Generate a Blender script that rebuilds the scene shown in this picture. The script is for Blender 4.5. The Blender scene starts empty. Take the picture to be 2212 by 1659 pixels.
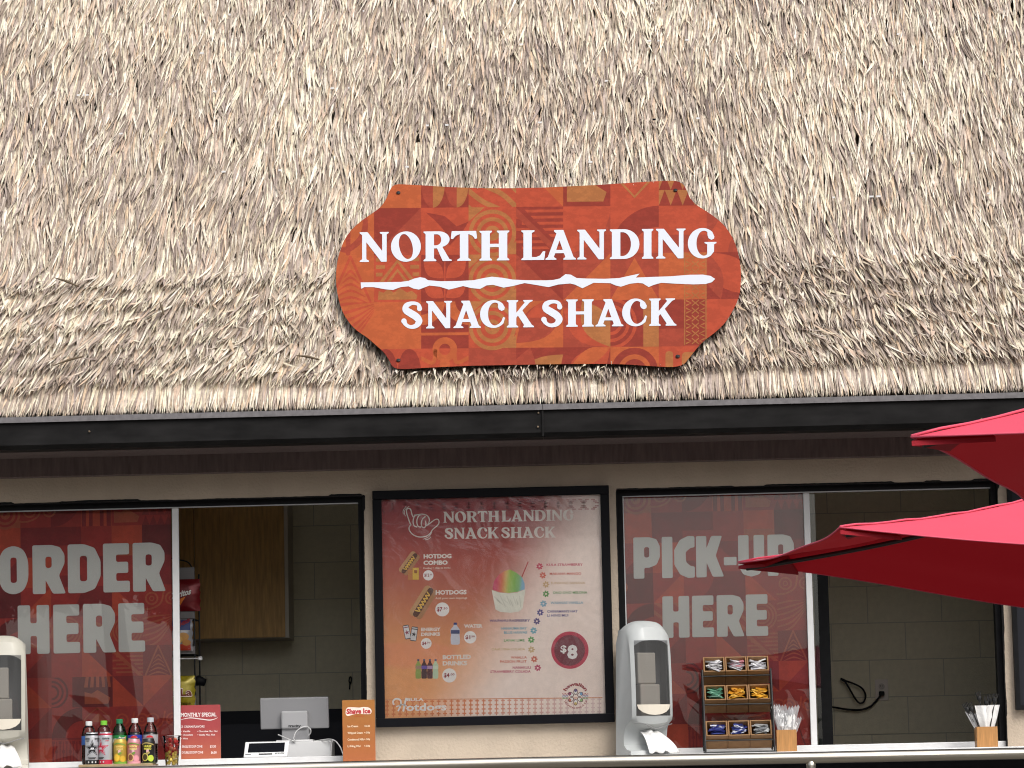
import bpy, bmesh, math, random
import numpy as np
from mathutils import Vector, Matrix
from mathutils.geometry import tessellate_polygon

random.seed(7); rng = np.random.default_rng(7)
R = math.radians
scn = bpy.context.scene
COL = scn.collection

# ------------------------------------------------------------------ camera, sky, sun, exposure
CAM = np.array([.4, -17.1, .776]); YAW, PITCH, ROLL = R(1.35), R(7.2), .022
FPX = 7373.3
_f = np.array([-math.sin(YAW)*math.cos(PITCH), math.cos(YAW)*math.cos(PITCH), math.sin(PITCH)])
_r = np.array([math.cos(YAW), math.sin(YAW), 0]); _u = np.cross(_r, _f)
CR = math.cos(ROLL)*_r - math.sin(ROLL)*_u
CU = math.sin(ROLL)*_r + math.cos(ROLL)*_u
cd = bpy.data.cameras.new('camera'); cd.sensor_width = 36; cd.lens = 120; cd.clip_end = 400; cd.clip_start = .5
co = bpy.data.objects.new('camera', cd); COL.objects.link(co)
M = Matrix.Identity(4)
for i in range(3):
    M[i][0], M[i][1], M[i][2], M[i][3] = CR[i], CU[i], -_f[i], CAM[i]
co.matrix_world = M; scn.camera = co

SUN_EL, SUN_AZ = R(47), R(28)       # azimuth measured from the camera side (-Y) towards +X
w = bpy.data.worlds.new('World'); scn.world = w; w.use_nodes = True
nt = w.node_tree; nt.nodes.clear()
out = nt.nodes.new('ShaderNodeOutputWorld'); bg = nt.nodes.new('ShaderNodeBackground')
sky = nt.nodes.new('ShaderNodeTexSky'); sky.sky_type = 'NISHITA'; sky.sun_disc = False
sky.sun_elevation = SUN_EL; sky.sun_rotation = math.pi - SUN_AZ
sky.air_density = 1.0; sky.dust_density = 4.0; sky.ozone_density = 1.0
hs = nt.nodes.new('ShaderNodeHueSaturation'); hs.inputs['Saturation'].default_value = .35
nt.links.new(sky.outputs[0], hs.inputs['Color']); nt.links.new(hs.outputs[0], bg.inputs[0])
bg.inputs[1].default_value = .15
nt.links.new(bg.outputs[0], out.inputs[0])
sd = bpy.data.lights.new('sun', 'SUN'); sd.energy = 1.5; sd.angle = R(30); sd.color = (1, .97, .92)
so = bpy.data.objects.new('sun', sd); COL.objects.link(so)
sdir = Vector((math.sin(SUN_AZ)*math.cos(SUN_EL), -math.cos(SUN_AZ)*math.cos(SUN_EL), math.sin(SUN_EL)))
so.rotation_euler = (-sdir).to_track_quat('-Z', 'Y').to_euler(); so.location = (4, -10, 12)
scn.cycles.filter_width = 1.1
vs = scn.view_settings; vs.view_transform = 'Standard'; vs.look = 'None'; vs.gamma = 1; vs.exposure = 0.25; vs.use_curve_mapping = False

# ------------------------------------------------------------------ helpers
def ray(px, py):
    return _f + CR*(px-1106)/FPX - CU*(py-829.5)/FPX
def at(px, py, Y):
    d = ray(px, py); return CAM + d*((Y-CAM[1])/d[1])
def on_plane(p0, n):
    p0 = np.array(p0, float); n = np.array(n, float)/np.linalg.norm(n)
    def f(px, py, h=0.):
        d = ray(px, py); return CAM + d*(np.dot(p0+n*h-CAM, n)/np.dot(d, n))
    return f
def Zm(ox, oy, s):
    return lambda x, y: ((ox+x*s)/1.8228, (oy+y*s)/1.8228)
def lin(c):
    return tuple((v/12.92 if v <= .04045 else ((v+.055)/1.055)**2.4) for v in (c[0]/255, c[1]/255, c[2]/255))

ORG = {}
def tag(o, label=None, cat=None, group=None, kind=None):
    if label: o['label'] = label
    if cat: o['category'] = cat
    if group: o['group'] = group
    if kind: o['kind'] = kind
    return o
def thing(name, loc, label=None, cat=None, group=None, kind=None, parent=None):
    o = bpy.data.objects.new(name, None); COL.objects.link(o); o.empty_display_size = .1
    loc = np.array(loc, float)
    if parent: o.parent = parent; o.location = loc - ORG[parent.name]
    else: o.location = loc
    ORG[o.name] = loc
    return tag(o, label, cat, group, kind)
def mk(name, V, Fc, m, parent=None, smooth=False, col=None, bevel=0, org=None, fcol=None, angle=None):
    V = np.array(V, float).reshape(-1, 3)
    if parent is not None: o0 = ORG[parent.name]
    else:
        o0 = np.array(org, float) if org is not None else np.array([(V[:, 0].min()+V[:, 0].max())/2, (V[:, 1].min()+V[:, 1].max())/2, V[:, 2].min()])
    me = bpy.data.meshes.new(name); me.from_pydata((V-o0).tolist(), [], [tuple(int(i) for i in f) for f in Fc])
    me.materials.append(m)
    if fcol is not None:
        a = me.color_attributes.new('Col', 'FLOAT_COLOR', 'CORNER')
        arr = np.ones((len(me.loops), 4), np.float32); k = 0
        for f, c in zip(Fc, fcol):
            arr[k:k+len(f), :3] = c; k += len(f)
        a.data.foreach_set('color', arr.ravel())
    if smooth:
        me.polygons.foreach_set('use_smooth', np.ones(len(me.polygons), bool))
        if angle: me.set_sharp_from_angle(angle=R(angle))
    me.update()
    o = bpy.data.objects.new(name, me); COL.objects.link(o)
    if parent is not None: o.parent = parent
    else: o.location = o0
    ORG[o.name] = o0
    if bevel:
        b = o.modifiers.new('bevel', 'BEVEL'); b.width = bevel; b.segments = 2; b.limit_method = 'ANGLE'
    return o
class G:
    """collects geometry for one mesh"""
    def __init__(s): s.V = []; s.F = []
    def add(s, V, Fc):
        n = len(s.V); s.V += [tuple(v) for v in V]; s.F += [tuple(i+n for i in f) for f in Fc]; return s
    def box(s, x0, x1, y0, y1, z0, z1):
        V = [(x, y, z) for z in (z0, z1) for y in (y0, y1) for x in (x0, x1)]
        return s.add(V, [(0, 2, 3, 1), (4, 5, 7, 6), (0, 1, 5, 4), (2, 6, 7, 3), (0, 4, 6, 2), (1, 3, 7, 5)])
    def tube(s, pts, r, n=8, caps=True):
        pts = [np.array(p, float) for p in pts]; V = []; Fc = []
        T = [pts[min(i+1, len(pts)-1)]-pts[max(i-1, 0)] for i in range(len(pts))]
        T = [t/(np.linalg.norm(t)+1e-12) for t in T]
        a = np.array([0, 0, 1.]) if abs(T[0][2]) < .9 else np.array([1., 0, 0])
        u = np.cross(T[0], a); u /= np.linalg.norm(u)
        for i, p in enumerate(pts):
            u = u - T[i]*np.dot(u, T[i]); u /= np.linalg.norm(u); v = np.cross(T[i], u)
            rr = r[i] if hasattr(r, '__len__') else r
            for k in range(n):
                t = 2*math.pi*k/n; V.append(p+u*rr*math.cos(t)+v*rr*math.sin(t))
        for i in range(len(pts)-1):
            for k in range(n):
                Fc.append((i*n+k, i*n+(k+1) % n, (i+1)*n+(k+1) % n, (i+1)*n+k))
        if caps: Fc += [tuple(range(n))[::-1], tuple((len(pts)-1)*n+k for k in range(n))]
        return s.add(V, Fc)
    def lathe(s, prof, c=(0, 0, 0), n=24):
        V = []; Fc = []
        for r, z in prof:
            for k in range(n):
                t = 2*math.pi*k/n; V.append((c[0]+r*math.cos(t), c[1]+r*math.sin(t), c[2]+z))
        for i in range(len(prof)-1):
            for k in range(n):
                Fc.append((i*n+k, i*n+(k+1) % n, (i+1)*n+(k+1) % n, (i+1)*n+k))
        Fc += [tuple(range(n))[::-1], tuple((len(prof)-1)*n+k for k in range(n))]
        return s.add(V, Fc)
    def xf(s, m):
        s.V = [tuple(m @ Vector(v)) for v in s.V]; return s
    def out(s, name, m, parent=None, **k): return mk(name, s.V, s.F, m, parent, **k)
def smoothpts(pts, n=6, closed=False):
    P = [np.array(p, float) for p in pts]; out = []; N = len(P)
    rngi = range(N) if closed else range(N-1)
    for i in rngi:
        p0 = P[(i-1) % N] if closed or i > 0 else P[0]; p1 = P[i]; p2 = P[(i+1) % N]
        p3 = P[(i+2) % N] if closed or i+2 < N else P[-1]
        for k in range(n):
            t = k/n
            out.append(.5*((2*p1)+(p2-p0)*t+(2*p0-5*p1+4*p2-p3)*t*t+(3*p1-p0-3*p2+p3)*t**3))
    if not closed: out.append(P[-1])
    return out
def copy_tree(o, parent=None):
    c = o.copy(); COL.objects.link(c); c.parent = parent
    for ch in list(o.children): copy_tree(ch, c)
    return c

# ------------------------------------------------------------------ materials
def mat(name, col=(.5, .5, .5), rough=.6, metal=0, var=0, vscale=20, bump=0, bscale=60, attr=False, spec=.5, stretch=None, coat=0, mott=None, trans=None):
    m = bpy.data.materials.new(name); m.use_nodes = True; t = m.node_tree; N = t.nodes; L = t.links
    b = N['Principled BSDF']; b.inputs['Roughness'].default_value = rough; b.inputs['Metallic'].default_value = metal
    b.inputs['Specular IOR Level'].default_value = spec; b.inputs['Coat Weight'].default_value = coat; b.inputs['Coat Roughness'].default_value = .12
    tc = N.new('ShaderNodeTexCoord'); vec = tc.outputs['Object']
    if stretch:
        mp = N.new('ShaderNodeMapping'); mp.inputs['Scale'].default_value = stretch; L.new(vec, mp.inputs['Vector']); vec = mp.outputs[0]
    src = None
    if attr:
        a = N.new('ShaderNodeAttribute'); a.attribute_name = 'Col'; src = a.outputs['Color']
    else:
        rg = N.new('ShaderNodeRGB'); rg.outputs[0].default_value = (*col, 1); src = rg.outputs[0]
    if var:
        no = N.new('ShaderNodeTexNoise'); no.inputs['Scale'].default_value = vscale; no.inputs['Detail'].default_value = 5; L.new(vec, no.inputs['Vector'])
        mr = N.new('ShaderNodeMapRange'); mr.inputs['From Min'].default_value = .3; mr.inputs['From Max'].default_value = .7
        mr.inputs['To Min'].default_value = 1-var; mr.inputs['To Max'].default_value = 1+var; L.new(no.outputs[0], mr.inputs['Value'])
        mx = N.new('ShaderNodeVectorMath'); mx.operation = 'SCALE'; L.new(src, mx.inputs[0]); L.new(mr.outputs[0], mx.inputs['Scale']); src = mx.outputs[0]
    if mott:
        no = N.new('ShaderNodeTexNoise'); no.inputs['Scale'].default_value = mott[0]; no.inputs['Detail'].default_value = 8; no.inputs['Roughness'].default_value = .75
        L.new(vec, no.inputs['Vector'])
        mr = N.new('ShaderNodeMapRange'); mr.inputs['From Min'].default_value = .47; mr.inputs['From Max'].default_value = .56
        mr.inputs['To Min'].default_value = 1-mott[1]; mr.inputs['To Max'].default_value = 1+mott[1]; L.new(no.outputs[0], mr.inputs['Value'])
        mx = N.new('ShaderNodeVectorMath'); mx.operation = 'SCALE'; L.new(src, mx.inputs[0]); L.new(mr.outputs[0], mx.inputs['Scale']); src = mx.outputs[0]
    L.new(src, b.inputs['Base Color'])
    if bump:
        no = N.new('ShaderNodeTexNoise'); no.inputs['Scale'].default_value = bscale; no.inputs['Detail'].default_value = 4; L.new(vec, no.inputs['Vector'])
        bu = N.new('ShaderNodeBump'); bu.inputs['Strength'].default_value = bump; bu.inputs['Distance'].default_value = .01
        L.new(no.outputs[0], bu.inputs['Height']); L.new(bu.outputs[0], b.inputs['Normal'])
    if trans:
        tr = N.new('ShaderNodeBsdfTranslucent'); tr.inputs['Color'].default_value = (*trans[0], 1)
        mix = N.new('ShaderNodeMixShader'); mix.inputs[0].default_value = trans[1]
        L.new(b.outputs[0], mix.inputs[1]); L.new(tr.outputs[0], mix.inputs[2]); L.new(mix.outputs[0], N['Material Output'].inputs[0])
    return m
def glass(name, tint=(1, 1, 1), rough=0., bump=0, bscale=8, ior=1.5, haze=0):
    m = bpy.data.materials.new(name); m.use_nodes = True; t = m.node_tree; N = t.nodes; L = t.links; N.remove(N['Principled BSDF'])
    tr = N.new('ShaderNodeBsdfTransparent'); tr.inputs[0].default_value = (*tint, 1)
    gl = N.new('ShaderNodeBsdfGlossy'); gl.inputs['Roughness'].default_value = rough
    fr = N.new('ShaderNodeFresnel'); fr.inputs['IOR'].default_value = ior
    mx = N.new('ShaderNodeMixShader'); L.new(fr.outputs[0], mx.inputs[0]); L.new(tr.outputs[0], mx.inputs[1]); L.new(gl.outputs[0], mx.inputs[2])
    last = mx
    if haze:
        df = N.new('ShaderNodeBsdfDiffuse'); df.inputs[0].default_value = (.8, .8, .8, 1)
        m2 = N.new('ShaderNodeMixShader'); m2.inputs[0].default_value = haze; L.new(mx.outputs[0], m2.inputs[1]); L.new(df.outputs[0], m2.inputs[2]); last = m2
    if bump:
        tc = N.new('ShaderNodeTexCoord'); no = N.new('ShaderNodeTexNoise'); no.inputs['Scale'].default_value = bscale; no.inputs['Detail'].default_value = 3
        no.inputs['Distortion'].default_value = 1.5
        L.new(tc.outputs['Object'], no.inputs['Vector']); bu = N.new('ShaderNodeBump'); bu.inputs['Strength'].default_value = bump; bu.inputs['Distance'].default_value = .02
        L.new(no.outputs[0], bu.inputs['Height']); L.new(bu.outputs[0], gl.inputs['Normal'])
    L.new(last.outputs[0], N['Material Output'].inputs[0])
    return m
m_stucco = mat('stucco', (.49, .405, .315), .9, var=.07, vscale=6, bump=.45, bscale=70)
m_black = mat('black_paint', (.006, .006, .007), .55, var=.3, vscale=30, spec=.15)
m_gutter = mat('gutter_metal', (.012, .0115, .0115), .6, spec=.12, var=.5, vscale=5, stretch=(1, 1, 3), bump=.05, bscale=12)
m_lip = mat('gutter_lip', (.16, .15, .155), .5, var=.2, vscale=40)
m_fascia = mat('fascia_wood', (.13, .095, .09), .75, var=.2, vscale=60, stretch=(1, 1, .12), bump=.25, bscale=90)
m_white = mat('white_paint', (.72, .72, .72), .45, var=.04)
m_ledge = mat('white_ledge', (.7, .7, .7), .35, var=.05)
m_block = mat('painted_block', (.66, .60, .44), .8, var=.05, vscale=30, bump=.25, bscale=140)
m_mortar = mat('mortar', (.44, .41, .33), .9)
m_dark = mat('dark_navy', (.014, .015, .021), .6, spec=.25)
m_room = mat('room_plaster', (.4, .37, .31), .9)
m_floor = mat('room_floor', (.2, .19, .18), .7)
m_oak = mat('oak', (.44, .25, .075), .55, var=.22, vscale=14, stretch=(6, 6, .6))
m_bamboo = mat('bamboo', (.45, .22, .07), .5, var=.2, vscale=22, stretch=(6, 6, .5))
m_binw = mat('bin_wood', (.25, .13, .05), .55, var=.18, vscale=30, stretch=(1, 1, 5))
m_glass = glass('window_glass', (.93, .95, .94))
m_film = glass('cover_sheet', (.97, .97, .97), .12, bump=.35, bscale=5, ior=1.36, haze=.012)
m_print = mat('print_ink', attr=True, rough=.45, var=.04, vscale=40)
m_sign = mat('sign_print', attr=True, rough=.6, spec=.15, mott=(16, .085), var=.03, vscale=160)
m_banner = mat('banner_print', attr=True, rough=.5, mott=(14, .07))
m_letter = mat('letter_white', (.54, .56, .61), .5, spec=.2)
m_steel = mat('brushed_steel', (.62, .58, .5), .3, 1, var=.12, vscale=12, stretch=(.15, 6, 6), bump=.03, bscale=40)
m_wire = mat('black_wire', (.012, .012, .012), .4)
m_disp = mat('dispenser_grey', (.49, .51, .505), .4, var=.03)
m_disp2 = mat('dispenser_cream', (.53, .51, .44), .45, var=.03)
m_dispdark = mat('dispenser_inner', (.2, .2, .2), .5)
m_smoke = glass('smoked_window', (.52, .52, .53), .08, ior=1.35, haze=.06)
m_napkin = mat('napkin_paper', (.78, .77, .75), .9, bump=.3, bscale=50)
m_tannap = mat('napkin_stack', (.74, .68, .57), .9)
m_concrete = mat('concrete', (.13, .12, .105), .85, var=.15, vscale=3)
m_leafgreen = mat('foliage', (.05, .085, .025), .7, var=.4, vscale=1.5)
m_bark = mat('bark', (.1, .075, .055), .9, var=.3)
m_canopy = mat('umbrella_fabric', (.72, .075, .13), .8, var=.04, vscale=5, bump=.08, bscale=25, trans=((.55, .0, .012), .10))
_n = m_canopy.node_tree; _b = _n.nodes['Principled BSDF']; _src = _b.inputs['Base Color'].links[0].from_socket   # inner face darker red: the shade under the canopy put into the colour
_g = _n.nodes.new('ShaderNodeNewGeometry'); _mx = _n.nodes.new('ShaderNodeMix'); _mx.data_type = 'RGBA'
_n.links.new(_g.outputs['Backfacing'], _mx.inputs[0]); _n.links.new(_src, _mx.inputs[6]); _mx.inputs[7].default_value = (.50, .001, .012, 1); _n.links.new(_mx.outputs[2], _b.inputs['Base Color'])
m_hem = mat('umbrella_hem', (.7, .09, .15), .8)
m_pocket = mat('umbrella_pocket', (.32, .004, .015), .8)
m_pole = mat('umbrella_pole', (.02, .02, .02), .4)
m_grey = mat('grey_plastic', (.42, .42, .43), .45)
m_greyd = mat('monitor_grey', (.3, .3, .31), .45)
m_whitep = mat('white_plastic', (.75, .75, .75), .4)
m_screen = mat('dark_screen', (.008, .009, .012), .15)
m_cable = mat('white_cable', (.6, .6, .6), .5)
m_ink = mat('black_ink', (.01, .01, .01), .6)
m_thatch = mat('thatch', attr=True, rough=.7, var=.16, vscale=45, spec=.3)
m_roofback = mat('roof_underlay', (.22, .18, .14), .95)
m_pet = glass('clear_bottle', (.97, .97, .97), .02, ior=1.4)
m_petg = glass('green_bottle', (.25, .6, .2), .02)
m_cola = mat('cola', (.012, .004, .003), .1)
m_film2 = glass('clear_wrap', (.93, .93, .95), .12, bump=.5, bscale=60, haze=.3)

# ------------------------------------------------------------------ flat print builder
def clip_tri(tri, ctri):
    P = tri
    (ax, ay), (bx, by), (cx, cy) = ctri
    if (bx-ax)*(cy-ay)-(by-ay)*(cx-ax) < 0: ctri = (ctri[0], ctri[2], ctri[1])
    for i in range(3):
        (ax, ay), (bx, by) = ctri[i], ctri[(i+1) % 3]; Q = []
        for j in range(len(P)):
            p, q = P[j], P[(j+1) % len(P)]
            dp = (bx-ax)*(p[1]-ay)-(by-ay)*(p[0]-ax); dq = (bx-ax)*(q[1]-ay)-(by-ay)*(q[0]-ax)
            if dp >= 0: Q.append(p)
            if (dp >= 0) != (dq >= 0):
                t = dp/(dp-dq); Q.append((p[0]+(q[0]-p[0])*t, p[1]+(q[1]-p[1])*t))
        P = Q
        if len(P) < 3: return None
    return P
class Print:
    """flat ink shapes laid as thin sheets over a surface; mp(x, y, height) -> world"""
    def __init__(s, mp, step=.0004, clip=None, maxedge=None):
        s.mp = mp; s.step = step; s.V = []; s.F = []; s.C = []; s.clip = clip; s.maxedge = maxedge
    def tri(s, T, c, layer):
        if s.maxedge:
            e = [math.dist(T[i], T[(i+1) % 3]) for i in range(3)]; k = max(range(3), key=lambda i: e[i])
            if e[k] > s.maxedge:
                a, b, d = T[k], T[(k+1) % 3], T[(k+2) % 3]; mid = ((a[0]+b[0])/2, (a[1]+b[1])/2)
                s.tri((a, mid, d), c, layer); s.tri((mid, b, d), c, layer); return
        s.emit(T, c, layer)
    def emit(s, P, c, layer):
        n = len(s.V); s.V += [tuple(s.mp(x, y, s.step*layer)) for x, y in P]; s.F.append(tuple(range(n, n+len(P)))); s.C.append(c)
    def poly(s, loops, c, layer=1):
        if not hasattr(loops[0][0], '__len__'): loops = [loops]
        loops = [[(float(p[0]), float(p[1])) for p in l] for l in loops]
        flat = [p for l in loops for p in l]
        if len(loops) == 1 and len(flat) == 3: tris = [(0, 1, 2)]
        else: tris = tessellate_polygon([[Vector((x, y, 0)) for x, y in l] for l in loops])
        for t in tris:
            T = [flat[i] for i in t]
            if s.clip:
                bx0 = min(p[0] for p in T); bx1 = max(p[0] for p in T); by0 = min(p[1] for p in T); by1 = max(p[1] for p in T)
                for ct, bb in s.clip:
                    if bb[0] > bx1 or bb[1] < bx0 or bb[2] > by1 or bb[3] < by0: continue
                    q = clip_tri(T, ct)
                    if q: s.emit(q, c, layer)
            else: s.tri(T, c, layer)
    def build(s, name, m, parent): return mk(name, s.V, s.F, m, parent, fcol=s.C)
def cliptris(outline):
    idx = tessellate_polygon([[Vector((x, y, 0)) for x, y in outline]]); o = []
    for t in idx:
        T = tuple((float(outline[i][0]), float(outline[i][1])) for i in t)
        o.append((T, (min(p[0] for p in T), max(p[0] for p in T), min(p[1] for p in T), max(p[1] for p in T))))
    return o
def ell(cx, cy, rx, ry, a0=0, a1=360, n=24, rot=0):
    o = []; c, s = math.cos(R(rot)), math.sin(R(rot)); full = abs(a1-a0) >= 360
    for k in range(n if full else n+1):
        t = R(a0+(a1-a0)*k/n); x, y = rx*math.cos(t), ry*math.sin(t); o.append((cx+x*c-y*s, cy+x*s+y*c))
    return o
def rnd(P, r, n=3):
    o = []; N = len(P)
    for i in range(N):
        p = np.array(P[i], float); a = np.array(P[i-1], float)-p; b = np.array(P[(i+1) % N], float)-p
        la, lb = np.linalg.norm(a), np.linalg.norm(b)
        if la < 1e-6 or lb < 1e-6: continue
        d = min(r, la*.45, lb*.45); p0 = p+a/la*d; p1 = p+b/lb*d
        for k in range(n+1):
            t = k/n; o.append(tuple((1-t)**2*p0+2*t*(1-t)*p+t*t*p1))
    return o
def stroke(pts, wd, n=6, sm=True, taper=False):
    if sm and len(pts) > 2: C = smoothpts(pts, n)
    else: C = [np.array(p, float) for p in pts]
    if hasattr(wd, '__len__'): Wd = np.interp(np.linspace(0, len(wd)-1, len(C)), range(len(wd)), wd)
    else: Wd = np.full(len(C), wd)
    Lf, Rt = [], []
    for i in range(len(C)):
        t = C[min(i+1, len(C)-1)]-C[max(i-1, 0)]; t = t/(np.linalg.norm(t)+1e-9); nn = np.array([-t[1], t[0]])*Wd[i]/2
        Lf.append(tuple(C[i]+nn)); Rt.append(tuple(C[i]-nn))
    def cap(c, a, wid):
        return [(c[0]+wid/2*math.cos(a+math.pi*k/6), c[1]+wid/2*math.sin(a+math.pi*k/6)) for k in range(1, 6)]
    te = C[-1]-C[-2]; ts = C[0]-C[1]
    return Lf+cap(C[-1], math.atan2(te[1], te[0])-math.pi/2, Wd[-1])[::-1] + Rt[::-1] + cap(C[0], math.atan2(ts[1], ts[0])-math.pi/2, Wd[0])[::-1]

# serif display capitals of the shack's name (units: cap height 100, y up)
def arc(*a, **k): return ell(*a, **k)
GL = {}
GL['N'] = (97, [[(0, 100), (26, 100), (75, 36), (75, 92), (67, 96), (67, 100), (97, 100), (97, 96), (90, 92), (90, 0), (72, 0), (22, 66), (22, 9), (31, 4), (31, 0), (0, 0), (0, 4), (8, 9), (8, 90), (0, 96)]])
GL['O'] = (100, [arc(50, 50, 50, 51, n=40), arc(50, 50, 22, 43, n=32, rot=13)])
GL['R'] = (93, [[(0, 100), (52, 100)]+arc(50, 73, 37, 27, 80, -70, n=12)+[(66, 42), (86, 7), (94, 4), (94, 0), (64, 0), (45, 43), (35, 43), (35, 9), (43, 4), (43, 0), (0, 0), (0, 4), (7, 9), (7, 91), (0, 96)], [(35, 90), (44, 90)]+arc(45, 72, 14, 18, 80, -80, n=10)+[(44, 53), (35, 53)]])
GL['T'] = (87, [[(3, 100), (84, 100), (87, 75), (80, 73), (72, 84), (58, 90), (58, 9), (67, 4), (67, 0), (21, 0), (21, 4), (30, 9), (30, 90), (16, 84), (7, 73), (0, 75)]])
GL['H'] = (100, [[(0, 100), (42, 100), (42, 96), (35, 91), (35, 56), (65, 56), (65, 91), (58, 96), (58, 100), (100, 100), (100, 96), (93, 91), (93, 9), (100, 4), (100, 0), (58, 0), (58, 4), (65, 9), (65, 45), (35, 45), (35, 9), (42, 4), (42, 0), (0, 0), (0, 4), (7, 9), (7, 91), (0, 96)]])
GL['L'] = (80, [[(0, 100), (44, 100), (44, 96), (35, 91), (35, 10), (50, 10), (62, 15), (72, 29), (80, 29), (76, 0), (0, 0), (0, 4), (7, 9), (7, 91), (0, 96)]])
GL['A'] = (102, [[(29, 100), (60, 100), (94, 9), (102, 4), (102, 0), (60, 0), (60, 4), (67, 9), (62, 22), (33, 22), (28, 9), (37, 4), (37, 0), (0, 0), (0, 4), (8, 9), (37, 88), (29, 95)], [(36, 33), (58, 33), (47, 65)]])
GL['D'] = (98, [[(0, 100), (46, 100)]+arc(46, 50, 52, 50, 85, -85, n=18)+[(46, 0), (0, 0), (0, 4), (7, 9), (7, 91), (0, 96)], [(35, 90), (42, 90)]+arc(42, 50, 28, 40, 80, -80, n=14)+[(42, 10), (35, 10)]])
GL['I'] = (43, [[(0, 100), (43, 100), (43, 96), (36, 91), (36, 9), (43, 4), (43, 0), (0, 0), (0, 4), (7, 9), (7, 91), (0, 96)]])
GL['G'] = (96, [[(89, 72)]+arc(49, 50, 49, 51, 48, 305, n=34)+[(88, 22), (88, 46), (96, 50), (96, 54), (56, 54), (56, 50), (65, 46), (65, 14)]+arc(54, 50, 25, 42, 290, 62, n=20)+[(66, 76), (70, 66), (79, 61), (88, 65)]])
GL['C'] = (90, [[(90, 74)]+arc(49, 50, 49, 51, 46, 318, n=34)+[(91, 36), (84, 39), (78, 24), (69, 14)]+arc(54, 50, 25, 42, 295, 62, n=20)+[(65, 76), (69, 66), (79, 61), (88, 65)]])
GL['K'] = (100, [[(0, 100), (42, 100), (42, 96), (35, 91), (35, 54), (66, 91), (60, 96), (60, 100), (95, 100), (95, 96), (84, 91), (57, 62), (92, 9), (100, 4), (100, 0), (60, 0), (60, 4), (64, 8), (41, 43), (35, 36), (35, 9), (42, 4), (42, 0), (0, 0), (0, 4), (7, 9), (7, 91), (0, 96)]])
GL['S'] = (82, [stroke([(68, 73), (63, 88), (42, 93), (21, 85), (18, 69), (36, 56), (56, 43), (66, 27), (56, 11), (36, 6), (19, 14), (11, 28)], [19, 12, 13, 20, 25, 27, 27, 25, 18, 13, 13, 20], n=5)])
SERIF = {k: (wd, [rnd(l, 1.6, 2) if len(l) < 60 else l for l in ls]) for k, (wd, ls) in GL.items()}
# chunky rounded capitals of the window banners
B = {}
def slot(x0, x1, y0, y1): return rnd([(x0, y0), (x0, y1), (x1, y1), (x1, y0)], 6, 4)
B['O'] = (62, [rnd([(0, 30), (0, 70), (10, 93), (31, 101), (52, 93), (62, 70), (62, 30), (52, 7), (31, -1), (10, 7)], 14, 3), slot(25, 38, 24, 76)])
B['R'] = (69, [rnd([(0, 100), (40, 100), (58, 95), (67, 80), (67, 62), (55, 37), (69, 0), (42, 0), (27.5, 27), (27, 27), (27, 0), (0, 0)], 4, 3), slot(27, 40, 53, 76)])
B['D'] = (68, [rnd([(0, 100), (34, 100), (56, 92), (68, 66), (68, 34), (56, 8), (34, 0), (0, 0)], 5, 3), slot(25, 40, 24, 76)])
B['E'] = (55, [rnd([(0, 100), (54, 100), (54, 77), (27, 77), (27, 62), (52, 62), (52, 39), (27, 39), (27, 23), (55, 23), (55, 0), (0, 0)], 4, 3)])
B['H'] = (65, [rnd([(0, 100), (26, 100), (26, 63), (39, 63), (39, 100), (65, 100), (65, 0), (39, 0), (39, 37), (26, 37), (26, 0), (0, 0)], 4, 3)])
B['P'] = (64, [rnd([(0, 100), (38, 100), (56, 95), (64, 78), (64, 52), (56, 33), (38, 26), (26, 26), (26, 0), (0, 0)], 4, 3), slot(26, 38, 51, 76)])
B['I'] = (26, [rnd([(0, 100), (26, 100), (26, 0), (0, 0)], 4, 3)])
B['C'] = (50, [rnd([(50, 100), (34, 101), (14, 92), (0, 68), (0, 32), (14, 8), (34, -1), (50, 0), (50, 27), (40, 28), (29, 38), (28, 62), (40, 72), (50, 73)], 4, 3)])
B['K'] = (68, [rnd([(0, 100), (26, 100), (26, 70), (38, 100), (65, 100), (49, 52), (69, 1), (41, 1), (26, 36), (26, 0), (0, 0)], 4, 3)])
B['U'] = (64, [rnd([(0, 100), (26, 100), (26, 30), (32, 26), (38, 30), (38, 100), (64, 100), (64, 26), (52, 5), (32, -1), (12, 5), (0, 26)], 4, 3)])
B['-'] = (30, [rnd([(0, 48), (30, 48), (30, 28), (0, 28)], 3, 3)])
def glyph(pr, font, ch, x0, yb, wd, cap, c, layer, tf=lambda x, y: (x, y), slope=0., xo=None, lean=0.):
    gw, loops = font[ch]; sx = wd/gw; xo = x0 if xo is None else xo
    L = []
    for l in loops:
        L.append([tf(x0+u*sx-lean*v*cap/100, yb-v*cap/100+slope*(x0+u*sx-xo)) for u, v in l])
    pr.poly(L, c, layer)
def word(pr, font, s, x0, x1, yb, cap, c, layer, tf, slope=0., gap=6, sp=24, lean=0.):
    tot = 0
    for i, ch in enumerate(s): tot += sp if ch == ' ' else font[ch][0]+gap
    k = (x1-x0)/(tot-gap); x = x0
    for ch in s:
        if ch == ' ': x += sp*k; continue
        glyph(pr, font, ch, x, yb, font[ch][0]*k, cap, c, layer, tf, slope, x0, lean); x += (font[ch][0]+gap)*k
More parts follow.
